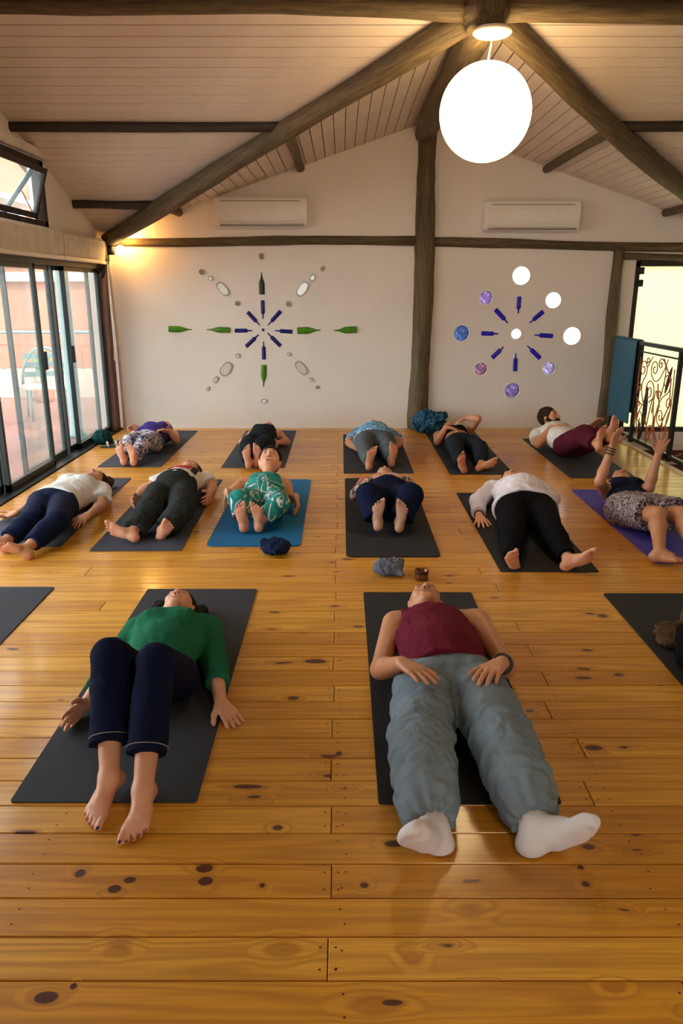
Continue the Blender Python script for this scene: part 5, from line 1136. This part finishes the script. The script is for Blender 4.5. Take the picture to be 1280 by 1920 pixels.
person('person in a white sweater and black leggings with feet apart', 1.70, WZ(985, 955, .135), WZ(962, 913, .14),
       dict(sh=WZ(922, 918, .11), el=WZ(896, 940, .07), wr=w1, hd=to(w1, h1), pn=DN_, th=V(1, .1, 0), curl=.10, spread=.3, kn=WZ(960, 992, .13), an=WZ(960, 1048, .060), f=V(-.28, -.55, .70), sn=V(.1, -.85, -.45)),
       dict(sh=WZ(1012, 918, .11), el=WZ(1034, 936, .06), wr=WZ(1020, 952, .045), hd=V(-.6, -.8, 0), pn=DN_, th=V(-1, .1, 0), curl=.2, kn=WZ(1030, 992, .13), an=WZ(1066, 1050, .060), f=V(.78, -.15, .50), sn=V(.15, -.92, -.2)),
       dict(mat=LILAC, name='sweater', sleeve=1.80, hem=-.02, inf=.024, nr=.066, cuff=.010), dict(mat=BLACKC, name='leggings', hem=.90, kr=.074, hr=.048, waist=.12, inf=.008), SK, HBR, 'short', None, res=.006, girth=1.26, belly=.7, depth=1.05, hipw=1.08, seed=24,
       bracelets=[(npv(w1) * .9 + npv(WZ(896, 940, .07)) * .1, to(w1, WZ(896, 940, .07)), .033, leather)])
w1, h1 = WY(1147, 838, 5.50), WY(1160, 800, 5.46); w2, h2 = WY(1234, 850, 5.44), WY(1250, 806, 5.40)
person('person in a dark tank top and patterned shorts raising both arms', 1.66, WZ(1190, 956, .12), WZ(1167, 912, .14),
       dict(sh=WZ(1135, 922, .13), el=WY(1124, 903, 5.47), wr=w1, hd=to(w1, h1), pn=V(.5, -.85, 0), th=V(.8, .3, .3), curl=.12, spread=.22, kn=WZ(1232, 966, .20), an=WZ(1236, 1034, .085), f=V(.72, -.55, .12), sn=V(-.05, -.3, -.95)),
       dict(sh=WZ(1205, 922, .13), el=WY(1216, 915, 5.42), wr=w2, hd=to(w2, h2), pn=V(-.5, -.85, 0), th=V(-.8, .3, .3), curl=.12, spread=.25, kn=WZ(1276, 966, .20), an=WZ(1305, 1040, .085), f=V(.72, -.55, .12), sn=V(-.05, -.3, -.95)),
       dict(mat=NAVY, name='tank_top', sleeve=0, hem=.05, inf=.010, nr=.070, nk=.03, armhole=.06), dict(mat=SHORTS, name='shorts', hem=-.20, k=.006, kr=.086, waist=.13, inf=.014, tr=.015, flare=.018, wr=.007), SK3, HBR, 'short', dict(f=V(.05, -.05, 1)), res=.006, bust=.9, girth=1.08, seed=27, floor=.012,
       bracelets=[(npv(w1) * .88 + npv(WY(1124, 903, 5.47)) * .12, to(w1, WY(1124, 903, 5.47)), .034, leather), (npv(w1) * .80 + npv(WY(1124, 903, 5.47)) * .20, to(w1, WY(1124, 903, 5.47)), .036, leather), (npv(w1) * .95 + npv(WY(1124, 903, 5.47)) * .05, to(w1, WY(1124, 903, 5.47)), .032, leather)])
# ---- far row
w1, h1 = WY(262, 806, 7.85), WY(248, 801, 7.83); w2, h2 = WY(318, 808, 7.88), WY(298, 804, 7.80)
person('person in a purple top and patterned leggings in the far corner', 1.62, V(-2.06, 7.74, .12), V(-2.02, 8.26, .13),
       dict(el=V(-2.28, 8.02, .12), wr=w1, hd=to(w1, h1), pn=V(.2, -.6, -.6), th=V(0, .6, .6), curl=.8, kn=V(-2.13, 7.40, .19), an=WZ(233, 860, .072), f=V(-.22, .15, .95), sn=V(-.1, -1, .1)),
       dict(el=WZ(330, 825, .09), wr=w2, hd=to(w2, h2), pn=V(0, -.3, -1), th=V(-.3, .9, .2), curl=.3, kn=V(-1.98, 7.40, .19), an=WZ(251, 861, .072), f=V(-.15, .15, .95), sn=V(0, -1, .1)),
       dict(mat=PURP, name='top', sleeve=.0, hem=.04, inf=.020, armhole=.055), dict(mat=LEGG, name='leggings', hem=.92, kr=.070, hr=.05, waist=.16, inf=.008), SK, HBR, 'short', None, res=.0085, girth=1.15, bust=1.15, belly=.4, seed=30)
w1, h1 = WZ(452, 832, .07), WZ(444, 848, .03); w2, h2 = WZ(519, 830, .07), WZ(517, 848, .03)
person('person in a dark slate outfit below the green bottle mandala', 1.60, V(-.87, 7.70, .115), V(-.84, 8.24, .125),
       dict(el=V(-1.08, 8.05, .06), wr=w1, hd=to(w1, h1), pn=V(1, 0, 0), th=V(.1, .2, 1), curl=.3, kn=V(-.93, 7.30, .16), an=WZ(466, 866, .072), f=V(-.10, .12, 1), sn=V(0, -1, .1)),
       dict(el=V(-.60, 8.05, .06), wr=w2, hd=to(w2, h2), pn=V(-1, 0, 0), th=V(-.1, .2, 1), curl=.3, kn=V(-.80, 7.30, .16), an=WZ(481, 863, .072), f=V(.08, .12, 1), sn=V(0, -1, .1)),
       dict(mat=DTEAL, name='sleeveless_top', sleeve=0, hem=.04, inf=.020, armhole=.06), dict(mat=DTEAL, hem=.90, kr=.078, hr=.058, waist=.12, inf=.010), SK, HB, 'short', None, res=.0085, bust=.7, seed=33)
person('person in a blue patterned shirt and grey leggings left of the post', 1.72, V(.35, 7.74, .12), V(.36, 8.28, .13),
       dict(el=V(.08, 7.95, .07), wr=V(.17, 7.75, .04), hd=V(.9, -.3, 0), pn=DN_, th=V(0, 1, 0), kn=V(.23, 7.30, .15), an=WZ(692, 868, .072), f=V(.18, .02, .95), sn=V(.1, -1, .1)),
       dict(el=V(.63, 7.95, .07), wr=V(.54, 7.75, .04), hd=V(-.9, -.3, 0), pn=DN_, th=V(0, 1, 0), kn=V(.46, 7.32, .15), an=WZ(733, 862, .072), f=V(.10, .05, .95), sn=V(.1, -1, .1)),
       dict(mat=TIED, name='shirt', sleeve=.7, hem=-.01, inf=.024, flare=.016), dict(mat=GREYL, name='leggings', hem=.93, kr=.072, hr=.050, waist=.10, inf=.008), SK3, HB, 'short', None, res=.0085, girth=1.22, belly=.5, hipw=1.05, seed=36)
w1, h1 = WY(836, 800, 7.86), WY(862, 806, 7.84); w2, h2 = WY(872, 783, 8.08), WY(856, 793, 8.08)
person('person in a black crop top and dark leggings beside a blue bundle', 1.63, V(1.25, 7.66, .115), V(1.22, 8.19, .13),
       dict(el=WZ(820, 828, .08), wr=w1, hd=to(w1, h1), pn=V(0, 0, -1), th=V(0, 1, .2), curl=.2, kn=V(1.13, 7.22, .15), an=WZ(866, 873, .072), f=V(-.25, -.25, .85), sn=V(.2, -.95, -.2)),
       dict(el=WY(896, 785, 7.98), wr=w2, hd=to(w2, h2), pn=V(-.2, 0, -1), th=V(0, 1, .2), curl=.2, kn=V(1.36, 7.22, .16), an=WZ(902, 872, .072), f=V(.80, -.15, .40), sn=V(.15, -.95, -.1)),
       dict(mat=BLACKC, name='crop_top', sleeve=0, hem=.22, inf=.010, armhole=.06), dict(mat=DTEAL, name='leggings', hem=.88, kr=.072, hr=.055, waist=.10, inf=.008), SK3, HB, 'short', None, res=.0085, bust=.8, seed=39)
w1, h1 = V(2.20, 7.78, .27), WY(1046, 797, 7.75); w2, h2 = WY(1108, 798, 7.45), WY(1118, 790, 7.40)
person('bearded person in a white T-shirt and wine trousers with feet lifted', 1.74, V(2.36, 7.52, .13), V(2.27, 8.02, .19),
       dict(sh=V(2.10, 7.95, .15), el=V(2.06, 7.72, .10), wr=w1, hd=to(w1, h1), pn=V(.2, -.3, -1), th=V(0, 1, .2), curl=.2, kn=V(2.36, 7.18, .30), an=WY(1118, 832, 6.95), f=V(.12, .15, 1), sn=V(.35, -1, .1)),
       dict(sh=V(2.43, 7.98, .16), el=V(2.60, 7.75, .20), wr=w2, hd=to(w2, h2), pn=V(-.2, 0, -1), th=V(-.5, .5, .5), curl=.2, kn=V(2.52, 7.20, .28), an=WY(1138, 815, 7.0), f=V(.25, .15, 1), sn=V(.4, -1, .1)),
       dict(mat=WHITE, name='t_shirt', sleeve=.55, hem=.02, inf=.026, flare=.014, nr=.066), dict(mat=WINE, hem=.88, kr=.085, hr=.065, waist=.12, inf=.012, wr=.005), SK2, HBR, 'beard', dict(c=WY(1030, 784, 8.14), u=V(-.25, .45, .85), f=V(.72, -.55, .42)), res=.0075, girth=1.05, depth=1.0, seed=42, hs=1.05)

# ================================================================== small things on the floor
def bundle(name, loc, r, mat, label, cat, seed, amp=.020, fr=8.0, lumps=5, res=.006, flat=.6):
    rs = np.random.RandomState(seed); p = npv(loc); pr = [(Ell(p + V(0, 0, r[2] * .8), (V(1, 0, 0), V(0, 1, 0), V(0, 0, 1)), r), 0.03)]
    for i in range(lumps):
        a = rs.uniform(0, 6.28); q = p + V(math.cos(a) * r[0] * .6, math.sin(a) * r[1] * .6, r[2] * rs.uniform(.4, 1.3)); b = q + V(rs.uniform(-1, 1) * r[0] * .7, rs.uniform(-1, 1) * r[1] * .7, rs.uniform(-.3, .5) * r[2])
        pr.append((Cone(q, b, r[2] * .45, r[2] * .3), 0.02))
    v, qd = mesh_sdf(pr, res, (), p[2], lambda P: amp * .35 * vnoise(P, fr, seed) + amp * .25 * vnoise(P, fr * 2.2, seed + 1) + amp * .35 * (np.abs(vnoise(P, fr * 1.4, seed + 2)) - .4))
    o = np_mesh(name, v, qd, mat, None, np.array([p[0], p[1], p[2]])); o.location = tuple(p); tag(o, label, cat); return o
bundle('folded_cloth', WZ(517, 1036, .009), (.095, .07, .055), cloth('navy_bundle', (.010, .020, .055), .85, .5), 'crumpled navy cloth at the corner of the blue mat', 'cloth', 3)
bundle('folded_cloth', WZ(726, 1076, 0.002), (.090, .065, .055), cloth('heather_grey', (.13, .14, .19), .95, .5, .6), 'crumpled grey cloth beside the copper cup', 'cloth', 6)
bundle('velvet_bundle', V(1.045, 8.93, .008), (.20, .13, .14), pattern('blue_velvet', [(0, (.008, .035, .075, 1)), (.45, (.018, .085, .16, 1)), (.56, (.05, .20, .32, 1)), (.62, (.010, .045, .09, 1))], 12, (1, 1, 1), 2.0), 'shiny blue velvet bundle heaped at the foot of the log post', 'bundle', 9, .05, 4.5, 8, .008)
bundle('dark_hat', WZ(193, 832, .002), (.11, .09, .085), cloth('dark_green_felt', (.008, .045, .040), .8, .4), 'dark green soft hat lying by the glass doors', 'hat', 12, .035, 6, 4, .008)
def sandal(px, py, rz, label):
    p = WZ(px, py, 0.002); t = empty('sandal', p, rz); tag(t, label, 'sandal', 'pair of sandals by the doors'); pts = []
    for k in range(20):
        a = 2 * math.pi * k / 20; pts.append((.12 * math.cos(a), (.036 + .010 * math.cos(a)) * math.sin(a)))
    prism('sole', pts, 'z', 0, .018, plain('sandal_sole', (.05, .09, .08, 1), .7), t)
    for x0, y0, y1 in ((.05, -.045, .045), (-.04, -.04, .04)): tube('strap', [(x0, y0 * math.cos(a), .012 + .045 * math.sin(a)) for a in np.linspace(0, math.pi, 9)], .009, plain('sandal_strap', (.6, .52, .55, 1), .6), t, 6)
sandal(209, 838, .5, 'left-hand pale strapped sandal beside the dark hat'); sandal(217, 830, .35, 'right-hand pale strapped sandal near the hat')
cup = empty('copper_cup', WZ(790, 1086, 0)); tag(cup, 'small open copper cup behind the front person\'s head', 'cup')
cm_ = plain('copper', (.22, .09, .04, 1), .3, .8); lathe('bowl', [(.034, 0), (.040, .004), (.038, .03), (.040, .056), (.044, .060), (.040, .060), (.034, .055), (.032, .012), (.001, .010)], cm_, cup, (0, 0, 0), 28)
tube('rim_band', [(.0405 * math.cos(a), .0405 * math.sin(a), .046) for a in np.linspace(0, 2 * math.pi, 29)], .003, M['black'], cup, 6)
